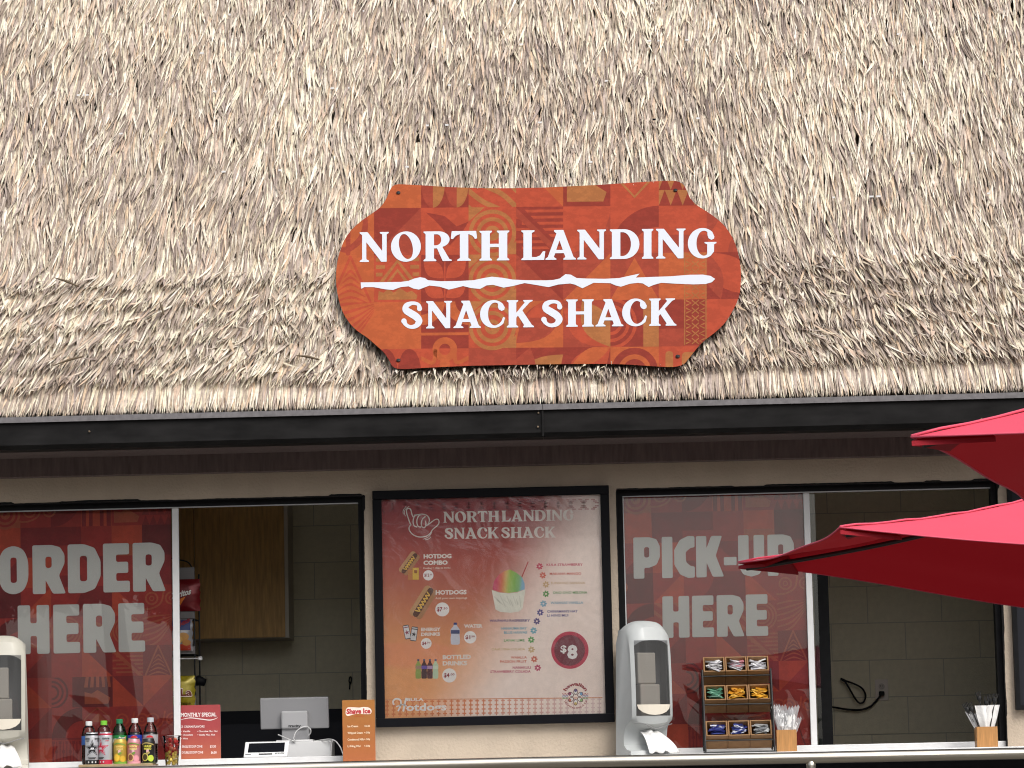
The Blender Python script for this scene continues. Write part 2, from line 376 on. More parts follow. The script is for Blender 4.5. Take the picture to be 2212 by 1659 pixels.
# small lettering from the built-in face, traced into the print
_fc = bpy.data.curves.new('lettering_face', 'FONT'); _fo = bpy.data.objects.new('lettering_face', _fc)
COL.objects.link(_fo)
_tc = {}
def text_tris(s, bold):
    key = (s, bold)
    if key not in _tc:
        _fc.body = s; _fc.offset = bold; _fc.resolution_u = 2; _fc.size = 1
        dg = bpy.context.evaluated_depsgraph_get(); dg.update()
        me = bpy.data.meshes.new_from_object(_fo.evaluated_get(dg))
        V = np.array([v.co[:2] for v in me.vertices]).reshape(-1, 2); T = [tuple(p.vertices) for p in me.polygons]
        bpy.data.meshes.remove(me); _tc[key] = (V, T)
    return _tc[key]
def text(pr, s, x0, x1, yb, cap, c, layer=3, tf=lambda x, y: (x, y), slope=0., bold=.014, curve=None, shear=0.):
    V, T = text_tris(s, bold)
    if not len(V): return
    mn, mx = V[:, 0].min(), V[:, 0].max(); sc = cap/.73; k = (x1-x0)/(mx-mn)
    Q = []
    for u, v in V:
        X = x0+(u-mn)*k+shear*v*sc; Y = v*sc
        if curve: X2, Y2 = curve(X, Y)
        else: X2, Y2 = X, yb-Y+slope*(X-x0)
        Q.append(tf(X2, Y2))
    for t in T:
        for j in range(1, len(t)-1): pr.tri((Q[t[0]], Q[t[j]], Q[t[j+1]]), c, layer)

# ------------------------------------------------------------------ tapa tile motifs (unit square, y down)
O_, D_, M_, Y_, B_ = [tuple(.57*v for v in lin(c)) for c in ((202, 100, 56), (158, 60, 45), (196, 82, 54), (186, 116, 66), (176, 74, 53))]
def sq(x0, y0, x1, y1): return [(x0, y0), (x1, y0), (x1, y1), (x0, y1)]
def band(cx, cy, r0, r1, a0, a1, n=14): return ell(cx, cy, r1, r1, a0, a1, n)+ell(cx, cy, r0, r0, a1, a0, n)
def ring(cx, cy, r0, r1, n=26): return [ell(cx, cy, r1, r1, n=n), ell(cx, cy, r0, r0, n=n)]
def petal(ax, ay, bx, by, f=.42):
    a = np.array((ax, ay), float); b = np.array((bx, by), float); d = b-a; nn = np.array((-d[1], d[0])); o = []
    for sgn in (1, -1):
        for k in range(11):
            t = k/10 if sgn == 1 else 1-k/10
            o.append(tuple(a+d*t+nn*sgn*f*math.sin(math.pi*t)*.6))
    return o
def motif(kind, b, f, g=None):
    g = g or f; o = [(sq(0, 0, 1, 1), b)]
    if kind == 'quarter': o += [([(0, 0)]+ell(0, 0, 1, 1, 0, 90, 12), f)]
    elif kind == 'quarter2': o += [([(1, 1)]+ell(1, 1, 1, 1, 180, 270, 12), f), ([(1, 1)]+ell(1, 1, .55, .55, 180, 270, 12), b)]
    elif kind == 'tri': o += [([(0, 1), (1, 0), (1, 1)], f)]
    elif kind == 'tri3': o += [([(0, 0), (1, 1), (0, 1)], f)]
    elif kind == 'mount': o += [([(0, 1), (.5, .1), (1, 1)], f)]
    elif kind == 'rings': o += [(ring(.5, .5, r, r+.06), f) for r in (.1, .22, .34, .44)]
    elif kind == 'halfrings': o += [(band(0, .5, r, r+.07, -90, 90), f) for r in (.18, .33, .48)]+[(sq(.68, 0, 1, 1), g)]
    elif kind == 'arch':
        for r0, r1, c in ((.34, .48, f), (.12, .24, f)): o += [(band(.5, .5, r0, r1, 180, 360), c), (sq(.5-r1, .5, .5-r0, 1), c), (sq(.5+r0, .5, .5+r1, 1), c)]
    elif kind == 'twoc':
        for cx in (.25, .75): o += [(ell(cx, .5, .25, .5, n=20), f), ([(cx, .5)]+ell(cx, .5, .25, .5, 0, 90, 8), g)]
    elif kind == 'koru':
        for r in (.16, .34, .5): o += [(ring(.5, .55, r-.085, r), f)]
        o += [(stroke([(.5, .6), (.6, .52), (.5, .42), (.38, .5)], .06), f), ([(0, 0), (.34, 0), (0, .3)], f), ([(1, 1), (.7, 1), (1, .72)], f)]
    elif kind == 'wave':
        for k in range(5): o += [(stroke([(-.02, -.45+k*.36), (.3, -.2+k*.36), (.7, 0+k*.36), (1.02, .3+k*.36)], .11, 5), f)]
    elif kind == 'bars':
        o += [(sq(.0 if k % 2 else .12, .06+k*.13, 1, .12+k*.13), f) for k in range(7)]+[([(0, .1), (.12, 0), (.9, .8), (.8, 1)], b), ([(0, .02), (1, 1), (.85, 1), (0, .2)], g)]
    elif kind == 'tris':
        for r_ in range(3):
            for k in range(4): o += [([(k/4, (r_+1)/3), ((k+.5)/4, r_/3), ((k+1)/4, (r_+1)/3)], f)]
    elif kind == 'tris2':
        for r_ in range(4):
            for k in range(4): o += [([(k/4, (r_+.5)/4), ((k+1)/4, r_/4), ((k+1)/4, (r_+1)/4)], f)]
    elif kind == 'chev':
        for dy in (0, .36): o += [(stroke([(0, dy-.1), (.5, dy+.45), (1, dy-.1)], .055, sm=False), f)]
        o += [([(.3, 0), (.7, 0), (.5, .25)], g)]
    elif kind == 'ladder':
        o += [(sq(0, 0, .05, 1), f), (sq(.95, 0, 1, 1), f)]
        for k in range(6):
            y = k/6+.08; o += [(stroke([(.1, y-.05), (.32, y), (.1, y+.05)], .035, sm=False), f), (stroke([(.9, y-.05), (.68, y), (.9, y+.05)], .035, sm=False), f), (stroke([(.35, y-.06), (.5, y), (.65, y-.06)], .03, sm=False), f), (stroke([(.35, y+.06), (.5, y), (.65, y+.06)], .03, sm=False), f)]
    elif kind == 'fan':
        o += [(stroke([(.5, .02), (.08, .98)], .055, sm=False), f), (stroke([(.5, .02), (.92, .98)], .055, sm=False), f)]
        for k in range(5):
            y = .4+k*.14; hw = .08+(y-.3)*.44; o += [(stroke([(.5-hw, y+.06), (.5, y-.07), (.5+hw, y+.06)], [.015, .06, .015]), f)]
    elif kind == 'shell':
        for k in range(6): o += [(stroke([(1, .0+.04*k), (.5, .02+k*.17), (0, .12+k*.19)], [.01, .07, .05]), f)]
    elif kind == 'peak':
        o += [(stroke([(.12, .62), (.5, .12), (.88, .62)], .08, sm=False), f), (stroke([(.27, .62), (.5, .32), (.73, .62)], .07, sm=False), f)]
        for k in range(3):
            o += [(sq(.04, .05+k*.16, .28-.05*k, .13+k*.16), f), (sq(.72+.05*k, .05+k*.16, .96, .13+k*.16), f)]
        o += [([(.08, .95), (.1, .76), (.2, .8), (.3, .72), (.42, .8), (.55, .7), (.7, .8), (.8, .76), (.92, .86), (.9, .95)], f)]
    elif kind == 'hut':
        for k in range(5): o += [([(.12+k*.17, .0), (.22+k*.17, 0), (.18+k*.19, .35), (.06+k*.2, .35)], f)]
        o += [([(.08, .9), (.08, .5), (.3, .56), (.5, .44), (.7, .56), (.92, .7), (.85, .9)], f)]
    elif kind == 'sprout':
        o += [(stroke([(.5, 0), (.5, 1)], .025, sm=False), f), (petal(.48, .5, .05, .12, .5), f), (petal(.52, .5, .95, .12, .5), f), (petal(.48, .92, .05, .6, .5), f), (petal(.52, .92, .95, .6, .5), f)]
    elif kind == 'bird': o += [([(.1, .1), (.5, .18), (.75, .4), (1, .3), (.85, .55), (.6, .8), (.5, .5), (.3, .28)], f)]
    elif kind == 'petals': o += [(petal(1, 1, 0, .15), f), (petal(1, 1, .4, 0), g)]
    elif kind == 'petalb': o += [(petal(0, 1, 1, .15), f), (petal(0, 1, .3, 0), g)]
    elif kind == 'petalc': o += [(petal(1, 0, 0, .9), f), (petal(1, 0, .2, .35, .3), g)]
    elif kind == 'petald': o += [(petal(0, 0, 1, .9), f), (petal(0, 0, .3, 1, .3), g)]
    elif kind == 'loops':
        o += [(band(0, 0, .28, .5, 0, 90), f), (band(1, 0, .28, .5, 90, 180), f), (sq(0, .66, 1, .72), f), (ring(.5, 1.02, .12, .26), f), (sq(.0, 0, .2, .2), g)]
    elif kind == 'dots': o += [(ell(.5, .35, .11, .18, n=16), f), (band(0, 1.1, .3, .45, -90, 0), f), (band(1, 1.1, .3, .45, 180, 270), f), (stroke([(0, .2), (.25, .3), (.3, .05)], .08), f), (stroke([(1, .2), (.75, .3), (.7, .05)], .08), f)]
    elif kind == 'hook': o += [(stroke([(.45, .95), (.45, .1)], .1, sm=False), f), (stroke([(.05, .7), (.4, .88), (.75, .6), (.8, .2), (.55, .1)], [.03, .12, .14, .1, .03]), f)]
    elif kind == 'pills': o += [(rnd(sq(.14, .1, .3, .9), .08), f), (rnd(sq(.48, .12, .95, .8), .1), f)]
    elif kind == 'diamond': o += [(stroke([(.5, .2), (.2, .5), (.5, .8), (.8, .5), (.5, .2)], .035, sm=False), f), (stroke([(.5, .02), (.04, .5), (.5, .98), (.96, .5), (.5, .02)], .03), f)]
    elif kind == 'half': o += [(sq(0, .62, 1, 1), f)]
    elif kind == 'scroll':
        for cx in (.3, .95): o += [(ring(cx, .45, .16, .22), f), (ring(cx, .45, .05, .09), f)]
        o += [(stroke([(0, .8), (.3, .78), (.6, .6), (.7, .2)], .06), f)]
    elif kind == 'zig': o += [(stroke([(0, 0), (.3, 1), (.55, .05), (.85, 1)], .07, sm=False), f), (stroke([(.15, 0), (.4, .8)], .03, sm=False), f)]
    elif kind == 'comb':
        for k in range(9):
            o += [(sq(.03+k*.11, .12, .07+k*.11, .9), f)]
            o += [(sq(.0+k*.11, .1+(.3 if k % 2 else 0), .1+k*.11, .2+(.3 if k % 2 else 0)), f)]
        o += [(sq(0, 0, 1, .06), f)]
    return o
def unit_clip(P):
    for ax, lim, sg in ((0, 0, 1), (0, 1, -1), (1, 0, 1), (1, 1, -1)):
        Q = []
        for j in range(len(P)):
            p, q = P[j], P[(j+1) % len(P)]; dp = (p[ax]-lim)*sg; dq = (q[ax]-lim)*sg
            if dp >= 0: Q.append(p)
            if (dp >= 0) != (dq >= 0):
                t = dp/(dp-dq); Q.append((p[0]+(q[0]-p[0])*t, p[1]+(q[1]-p[1])*t))
        P = Q
        if len(P) < 3: return None
    return P
def lay(pr, kind, x, y, wd, ht, b, f, g=None, layer=1, tf=lambda x, y: (x, y), slope=0., x_ref=0):
    for k, (p, c) in enumerate(motif(kind, b, f, g)):
        if not hasattr(p[0][0], '__len__'):
            p = unit_clip(p)
            if not p: continue
            p = [p]
        pr.poly([[tf(x+u*wd, y+v*ht+slope*(x+u*wd-x_ref)) for u, v in l] for l in p], c, layer+(0 if k == 0 else 1+.2*k))

# ------------------------------------------------------------------ ground
g = G(); g.box(-60, 60, -80, -3.0, -.9, -.75); g.box(-60, 60, 3, 60, -.9, -.75); tag(g.out('ground', m_concrete), kind='structure')
g = G(); g.box(-60, 60, -2.99, 2.99, -.9, 0); tag(g.out('deck', m_concrete), kind='structure')

# ------------------------------------------------------------------ the shack
shack = thing('snack_shack', (0, 0, 0), 'thatched snack stand with two serving windows under a dark gutter', 'building')
XL, XR = -4.6, 4.6; FZ = 2.517
LX0, LX1, RX0, RX1, OZ0, OZ1 = -2.72, -.766, .511, 2.418, 1.045, 2.389
g = G()
g.box(XL, LX0, 0, .16, 0, 2.56); g.box(LX1, RX0, 0, .16, 0, 2.56); g.box(RX1, XR, 0, .16, 0, 2.56)
g.box(LX0, LX1, 0, .16, OZ1, 2.56); g.box(RX0, RX1, 0, .16, OZ1, 2.56)
g.box(LX0, LX1, 0, .16, 0, OZ0); g.box(RX0, RX1, 0, .16, 0, OZ0)
g.box(XL, XL+.15, .16, 1.75, 0, 2.56); g.box(XR-.15, XR, .16, 1.75, 0, 2.56)
g.out('stucco_wall', m_stucco, shack)
g = G(); g.box(XL+.15, XR-.15, -.012, 0, 0, 1.0); g.out('counter_front', m_dark, shack)
g = G(); g.box(XL, XR, -.06, -.0015, FZ, 2.735); g.out('fascia_board', m_fascia, shack, bevel=.004)
g = G(); g.box(XL, XR, -.5, -.0605, 2.612, 2.63); g.out('soffit', m_fascia, shack)
# gutter: a trough with a rolled lip, two lengths butted near the sign
def gutter(x0, x1, name):
    prof = [(-.46, 2.735), (-.46, 2.60), (-.575, 2.60), (-.60, 2.62), (-.602, 2.73), (-.612, 2.73), (-.612, 2.757), (-.588, 2.757), (-.588, 2.735)]
    V = []; n = len(prof)
    for x in (x0, x1): V += [(x, y, z) for y, z in prof]
    Fc = [(i, (i+1) % n, n+(i+1) % n, n+i) for i in range(n)]+[tuple(range(n))[::-1], tuple(range(n, 2*n))]
    o = mk(name, V, Fc, m_gutter, shack)
    g = G(); g.box(x0, x1, -.618, -.6125, 2.729, 2.7565); g.out('gutter_lip', m_lip, o)
    return o
gj = at(1172, 880, -.6)[0]
gl = gutter(XL, gj-.001, 'gutter'); gr_ = gutter(gj+.001, XR, 'gutter')
g = G(); g.box(gj-.004, gj+.004, -.6125, -.6022, 2.602, 2.728); g.out('gutter_joint', m_gutter, gr_)
m_rust = mat('rust_stain', (.2, .15, .1), .8, var=.5, vscale=60)
for px, py in ((1163, 892), (1162, 922), (193, 932), (2120, 905)):
    p = at(px, py, -.604); g = G(); g.lathe([(.005, 0), (.005, .003), (.003, .006)], n=8)
    g.xf(Matrix.Translation(p) @ Matrix.Rotation(R(90), 4, 'X')); g.out('gutter_rivet', m_rust, gr_ if px > 1000 else gl)
# inside: floor, ceiling, block back wall
g = G(); g.box(XL+.15, XR-.15, .16, 1.75, 0, .02); g.out('room_floor', m_floor, shack)
g = G(); g.box(XL+.15, XR-.15, .16, 1.75, 2.54, 2.56); g.out('room_ceiling', m_room, shack)
g = G(); g.box(XL, XR, 1.757, 1.95, 0, 2.56); bw = g.out('back_wall', m_mortar, shack)
zrow = 1.785; bg_ = None
for r in range(-5, 5):
    z0 = zrow+(r-1)*.2035
    for k in range(-9, 10):
        x0 = k*.4064+(.2032 if r % 2 else 0)+.06
        if x0 > 3.2 or x0 < -2.9: continue
        if bg_ is None:
            g = G(); g.box(0, .4014, 1.7505, 1.757, 0, .1985); bg_ = g.out('concrete_block', m_block, bw); b_ = bg_
        else: b_ = bg_.copy(); COL.objects.link(b_)
        b_.location = Vector((x0+.2007, 1.7537+random.uniform(-.0008, .0008), z0)) - Vector(ORG['back_wall'])
        if bg_ is b_: # recentre the shared mesh once
            c0 = Vector((.2007, 1.7537, 0)) - Vector(ORG['back_wall']); b_.data.transform(Matrix.Translation(-c0))

# windows
def window(x0, x1, post_px, pane_x1, pane_x0):
    fr = G(); t = .029
    fr.box(x0, x1, .05, .13, OZ1-t, OZ1); fr.box(x0, x0+t, .05, .13, OZ0, OZ1-t); fr.box(x1-t, x1, .05, .13, OZ0, OZ1-t)
    wn = fr.out('window', m_black, shack)
    # ragged black paint on the reveal and the stucco round the opening
    V = []; Fc = []
    loop = [(x0, OZ0), (x0, OZ1), (x1, OZ1), (x1, OZ0)]; pts = []
    for i in range(3):
        a, b = np.array(loop[i]), np.array(loop[i+1]); L = np.linalg.norm(b-a); nseg = int(L/.016)
        for k in range(nseg): pts.append((a+(b-a)*k/nseg, i))
    pts.append((np.array(loop[3]), 2)); nrm = [np.array((-1, 0)), np.array((0, 1)), np.array((1, 0))]; hold = .003
    for j, (p, i) in enumerate(pts):
        if j % 5 == 0 and random.random() < .45: hold = random.choice((.001, .002, .003, .004, .007, .010))
        q = p+nrm[i]*(hold+random.uniform(0, .0015)); V += [(p[0], -.0016, p[1]), (q[0], -.0016, q[1])]
    for j in range(len(pts)-1): Fc.append((2*j, 2*j+2, 2*j+3, 2*j+1))
    mk('paint_edge', V, Fc, m_black, wn)
    g = G(); g.box(x0+.0005, x0+.003, 0, .05, OZ0, OZ1-.001); g.box(x1-.003, x1-.0005, 0, .05, OZ0, OZ1-.001); g.box(x0+.003, x1-.003, 0, .05, OZ1-.003, OZ1-.0005)
    g.out('reveal', m_black, wn)
    g = G(); g.box(x0+t, x1-t, .052, .058, OZ1-t-.006, OZ1-t); g.out('track', m_grey, wn)
    g = G(); g.box(x0+.003, x1-.003, .03, .12, OZ0+.012, OZ0+.045); g.out('sill_track', m_ledge, wn, bevel=.003)
    xa = at(*post_px[0], .07)[0]; xb = at(*post_px[1], .07)[0]
    g = G(); g.box(xa, xb, .062, .085, OZ0+.045, OZ1-t-.002); g.out('meeting_stile', m_white, wn, bevel=.003)
    g = G(); g.box(pane_x0, pane_x1, .088, .092, OZ0+.045, OZ1-t-.001); g.out('pane', m_glass, wn)
    return wn
winL = window(LX0, LX1, ((371.5, 1110), (385.8, 1110)), at(386, 1300, .09)[0], LX0+.029)
winR = window(RX0, RX1, ((1734.8, 1075), (1748.3, 1075)), at(1772, 1450, .09)[0], RX0+.03)
g = G(); g.box(RX0+.029, RX0+.034, .06, .085, OZ0+.045, OZ1-.03); g.out('side_track', m_white, winR)
# serving ledge
g = G(); g.box(XL+.2, XR-.2, -.36, .0, 1.02, 1.055); g.out('serving_ledge', m_ledge, shack, bevel=.004)
g = G(); g.box(LX0+.004, LX1-.004, .0, .16, 1.02, 1.0575); g.box(RX0+.004, RX1-.004, .0, .16, 1.02, 1.0575); g.out('window_sill', m_ledge, shack)
g = G(); g.box(LX0-.3, LX1+.3, .17, .52, 1.01, 1.053); g.out('inner_counter', m_dark, shack)

# ------------------------------------------------------------------ thatch
E0 = np.array([-.585, 2.755]); P1, P2, S1 = R(47), R(52), 1.06
def roof_pt(s):
    s = np.asarray(s, float)
    a = np.minimum(s, S1); b = np.maximum(s-S1, 0)
    return E0[0]+a*math.cos(P1)+b*math.cos(P2), E0[1]+a*math.sin(P1)+b*math.sin(P2)
def roof_frame(s):
    t = np.clip((np.asarray(s)-S1+.15)/.3, 0, 1); p = P1+(P2-P1)*t
    return p
STOP = 4.4; TX = 4.3
rootp = thing('thatched_roof', (0, -.3, 3), parent=shack)
ya, za = roof_pt(np.array([0, S1, STOP])); off = .07
V = []; 
for x in (-TX, TX): V += [(x, y+off*math.sin(P1)+.0, z-off*math.cos(P1)) for y, z in zip(ya, za)]
n = 3; V += [(v[0], v[1]+.06, v[2]-.08) for v in V]
mk('roof_underlay', V, [(0, 1, 4, 3), (1, 2, 5, 4), (6, 9, 10, 7), (7, 10, 11, 8), (0, 3, 9, 6), (2, 8, 11, 5), (0, 6, 7, 1), (1, 7, 8, 2), (3, 4, 10, 9), (4, 5, 11, 10)], m_roofback, rootp)
g = G(); g.box(-TX, TX, -.585+.03, -.46, 2.70, 2.73); g.out('eave_batten', m_roofback, rootp)
def vnoise(x, s, f, seed):
    r_ = np.random.default_rng(seed); gx = r_.random((64, 64))
    X = x*f+31.7; Y = s*f+17.3; i = np.floor(X).astype(int); j = np.floor(Y).astype(int); u = X-i; v = Y-j
    u = u*u*(3-2*u); v = v*v*(3-2*v); g_ = lambda a, b: gx[a % 64, b % 64]
    return (g_(i, j)*(1-u)+g_(i+1, j)*u)*(1-v)+(g_(i, j+1)*(1-u)+g_(i+1, j+1)*u)*v
PAL = np.array([lin(c) for c in ((244, 234, 212), (235, 223, 201), (212, 196, 177), (220, 194, 169), (186, 169, 154), (169, 152, 139), (146, 130, 119))])*np.array([.85, .85, .875])
NS = 4
def leaf_batch(s0, x0, L, W, th, curl, lift, base, seed):
    """arrays describing each leaf -> vertices (N, NS+1, 3, 3)"""
    N = len(s0); k = np.linspace(0, 1, NS+1)
    ang = th[:, None]+curl[:, None]*(k[None]**1.5)
    stp = L[:, None]/NS
    am = (ang[:, 1:]+ang[:, :-1])/2
    dx = np.concatenate([np.zeros((N, 1)), np.cumsum(np.sin(am)*stp, 1)], 1)
    ds = np.concatenate([np.zeros((N, 1)), -np.cumsum(np.cos(am)*stp, 1)], 1)
    hgt = base[:, None]+lift[:, None]*k[None]
    prof = np.interp(k, [0, .35, .7, 1], [.85, 1, .7, .05])
    half = W[:, None]*prof[None]/2
    S = s0[:, None]+ds; X = x0[:, None]+dx
    # across direction in (x, s)
    ax = np.cos(ang); as_ = np.sin(ang)
    r2 = np.random.default_rng(seed); tw = r2.normal(0, .22, N)[:, None]
    out = np.zeros((N, NS+1, 3, 3))
    for c, sg in enumerate((-1, 0, 1)):
        xx = X+sg*half*ax; ss = S+sg*half*as_
        hh = hgt+(0 if sg == 0 else -.20)*half+sg*half*tw
        p = roof_frame(ss); yy, zz = roof_pt(ss)
        out[:, :, c, 0] = xx; out[:, :, c, 1] = yy-hh*np.sin(p); out[:, :, c, 2] = zz+hh*np.cos(p)
    return out
def courses(s_list, dens, Lm, Wm, lift, base, sigma, curl_s, seed, low):
    r2 = np.random.default_rng(seed); A = []
    for s in s_list:
        n = int(dens*2*TX); x = r2.uniform(-TX, TX, n)
        wob = (vnoise(x, np.full(n, s), 1.3, 5)-.5)*(.09 if low else .14)+(vnoise(x, np.full(n, s), 5, 6)-.5)*.05
        L = np.clip(r2.normal(Lm, Lm*.16, n), Lm*.5, Lm*1.6); W = np.clip(r2.normal(Wm, Wm*.28, n), .006, .04)
        tipj = r2.normal(0, .017 if low else .045, n)
        s0 = s+wob+tipj+L
        field = (vnoise(x, s0, 1.1, 11)-.5)*.05+(vnoise(x, s0, 3.2, 12)-.5)*.07+(vnoise(x, s0*.6, 8.5, 13)-.5)*.24
        if low: field = field*1.3+np.clip((x-.3)*.05, -.08, .08)
        th = field+r2.normal(0, sigma, n)
        cu = r2.normal(0, curl_s, n)+(np.clip(x*.06, -.08, .08) if low else 0)
        lf = np.abs(r2.normal(lift, lift*.45, n)); bs = base+r2.uniform(-.006, .012, n)
        A.append((s0, x, L, W, th, cu, lf, bs))
    return [np.concatenate(c) for c in zip(*A)]
parts = []
parts.append(courses(np.arange(1.0, STOP-.3, .09), 190, .26, .0118, .026, .010, .10, .07, 21, False))
lowc = np.array([.155, .30, .45, .605, .765, .92])
parts.append(courses(lowc, 240, .24, .0122, .044, .012, .13, .10, 22, True))
parts.append(courses(lowc+.02, 28, .15, .0125, .05, .020, .34, .3, 25, True))
parts.append(courses(np.arange(.16, 1.02, .075), 115, .25, .0122, .020, .008, .11, .08, 27, True))
# hanging fringe that ends at the gutter
fr_ = courses(np.array([-.01, .0, .012]), 200, .25, .0122, .012, .006, .10, .03, 23, False)
fr_[0] = np.clip(fr_[0], .20, .28); fr_[2] = np.minimum(fr_[2], fr_[0]+.012); fr_[4] = fr_[4]*.6
parts.append(fr_)
s0, x0, L, W, th, cu, lf, bs = [np.concatenate(c) for c in zip(*parts)]
NL = len(s0); LV = leaf_batch(s0, x0, L, W, th, cu, lf, bs, 31)
r3 = np.random.default_rng(41)
tone = vnoise(x0, s0, 2.2, 51)*.55+vnoise(x0, s0*1.0, .8, 52)*.45
row = vnoise(x0*.3, s0, 6.0, 53)
pc = np.clip((tone-.5)*.9+(row-.5)*.4, -.4, .4)
u = r3.random(NL)-pc*.5
ci = np.select([u < .17, u < .33, u < .48, u < .58, u < .82, u < .95], [0, 1, 2, 3, 4, 5], 6)
LC = PAL[ci]*r3.uniform(.86, 1.08, NL)[:, None]; LC[:, 2] *= r3.uniform(.9, 1.05, NL)
quad = []
for k in range(NS):
    for c in range(2): quad.append((k*3+c, k*3+c+1, (k+1)*3+c+1, (k+1)*3+c))
quad = np.array(quad); nv = (NS+1)*3
def leaf_mesh(name, idx, parent):
    V = LV[idx].reshape(-1, 3) - ORG[parent.name]; n = len(idx)
    Fq = (quad[None]+(np.arange(n)*nv)[:, None, None]).reshape(-1, 4)
    me = bpy.data.meshes.new(name); me.vertices.add(len(V)); me.vertices.foreach_set('co', V.astype(np.float32).ravel())
    me.loops.add(Fq.size); me.loops.foreach_set('vertex_index', Fq.astype(np.int32).ravel())
    me.polygons.add(len(Fq)); me.polygons.foreach_set('loop_start', np.arange(0, Fq.size, 4, dtype=np.int32)); me.polygons.foreach_set('loop_total', np.full(len(Fq), 4, np.int32))
    me.update(calc_edges=True)
    a = me.color_attributes.new('Col', 'FLOAT_COLOR', 'POINT'); cc = np.ones((len(V), 4), np.float32)
    cc[:, :3] = np.repeat(LC[idx], nv, 0); a.data.foreach_set('color', cc.ravel())
    me.materials.append(m_thatch); o = bpy.data.objects.new(name, me); COL.objects.link(o); o.parent = parent
    ORG[o.name] = ORG[parent.name]; return o
# the board is pressed on to the straw: no leaf sticks out through its face
sb = at(1165, 790, -.51); SN = np.array((.0, -math.sin(R(48)), math.cos(R(48))))
sq_ = ((LV-sb) @ SN > -.019) & (np.abs(LV[..., 0]-.13) < 1.06) & (LV[..., 2] > sb[2]+.02) & (LV[..., 2] < 4.02)
keep = ~sq_.any((1, 2))
s0, x0, L, W, th, cu, lf, bs, LV, LC = [q_[keep] for q_ in (s0, x0, L, W, th, cu, lf, bs, LV, LC)]; NL = len(s0)
vis = (np.abs(x0-.05) < 2.45) & (s0-L > .0) & (s0-L < .95)
score = np.where(vis, L*W*(1+lf*12), 0); big = np.argsort(-score)[:300]
rest = np.ones(NL, bool); rest[big] = False
th_o = leaf_mesh('thatch', np.where(rest)[0], rootp); th_o['kind'] = 'stuff'
for i in big: leaf_mesh('thatch_leaf', np.array([i]), rootp)
# pale batten chips that peek through in level rows
g = G()
for k in range(70):
    s = 1.5+.33*random.randint(0, 9); x = random.uniform(-2.5, 2.6); y, z = roof_pt(s); p = P2; h = .06
    c = np.array((x, y-h*math.sin(p), z+h*math.cos(p))); wd = random.uniform(.003, .011); g.box(c[0]-wd, c[0]+wd, c[1]-.004, c[1]+.004, c[2]-.0045, c[2]+.0045)
o = g.out('batten_chips', m_white, rootp); o['kind'] = 'stuff'
m_twig = mat('twig', (.12, .085, .05), .8)
for (a, b) in (((118, 600), (170, 619)), ((345, 652), (354, 680)), ((115, 790), (180, 770)), ((640, 768), (690, 777)), ((1580, 1050), (1600, 1052))):
    if a[1] > 900: continue
    pl = on_plane((0, roof_pt(.45)[0]-.10*math.sin(P1), roof_pt(.45)[1]+.10*math.cos(P1)), (0, -math.sin(P1), math.cos(P1)))
    g = G(); g.tube([pl(*a), (pl(*a)+pl(*b))/2+np.array((0, -.006, .004)), pl(*b)], [.002, .007, .004], 5)
    g.out('twig', m_twig, rootp)

# ------------------------------------------------------------------ the sign on the roof
z1 = Zm(1250, 650, .51224); z2 = Zm(2050, 650, .51224)
spl = on_plane(sb, SN)
ol1a = [(640, 147), (700, 150), (850, 158), (1000, 168), (1200, 175), (1400, 178), (1560, 176)]
ol2 = [(195, 172), (330, 165), (600, 152), (900, 132), (1080, 122), (1150, 120), (1200, 124), (1240, 140), (1265, 170), (1285, 215), (1305, 255), (1350, 305), (1420, 350), (1500, 405), (1570, 470), (1630, 560), (1668, 660), (1690, 780), (1694, 880), (1685, 980), (1660, 1060), (1610, 1155), (1560, 1225), (1490, 1290), (1430, 1335), (1380, 1380), (1330, 1440), (1290, 1490), (1255, 1530), (1200, 1548), (1130, 1552), (1000, 1545), (800, 1532), (600, 1528), (300, 1530), (0, 1535)]
ol1b = [(1400, 1538), (1200, 1542), (1000, 1550), (800, 1560), (680, 1568), (615, 1565), (580, 1550), (560, 1520), (545, 1490), (510, 1440), (450, 1385), (380, 1325), (300, 1270), (240, 1205), (195, 1130), (165, 1040), (148, 950), (142, 860), (150, 760), (170, 670), (205, 580), (260, 500), (330, 435), (400, 385), (470, 335), (510, 290), (535, 245), (555, 195), (580, 160), (610, 149)]
outl = [z1(*p) for p in ol1a]+[z2(*p) for p in ol2]+[z1(*p) for p in ol1b]
outl = [tuple(p) for p in smoothpts(outl, 2, True)]
sign = thing('roof_sign', sb, 'large orange patterned sign reading NORTH LANDING SNACK SHACK on the thatch', 'sign')
n = len(outl); V = [spl(*p, 0) for p in outl]+[spl(*p, -.014) for p in outl]
tr = tessellate_polygon([[Vector((x, y, 0)) for x, y in outl]])
m_edge = mat('sign_edge', (.05, .025, .02), .6)
mk('panel', V, [tuple(t) for t in tr]+[tuple(i+n for i in t[::-1]) for t in tr]+[(i, (i+1) % n, n+(i+1) % n, n+i) for i in range(n)], m_edge, sign)
pr = Print(spl, .00015, clip=cliptris(outl))
pr.poly(outl, M_, 1)
xs = [1287, 1472.8, 1658.2, 1845, 2032.6, 2217.5, 2403.4, 2594, 2782.5, 2970]; ys = [630, 815, 1001, 1185, 1369.6, 1556]
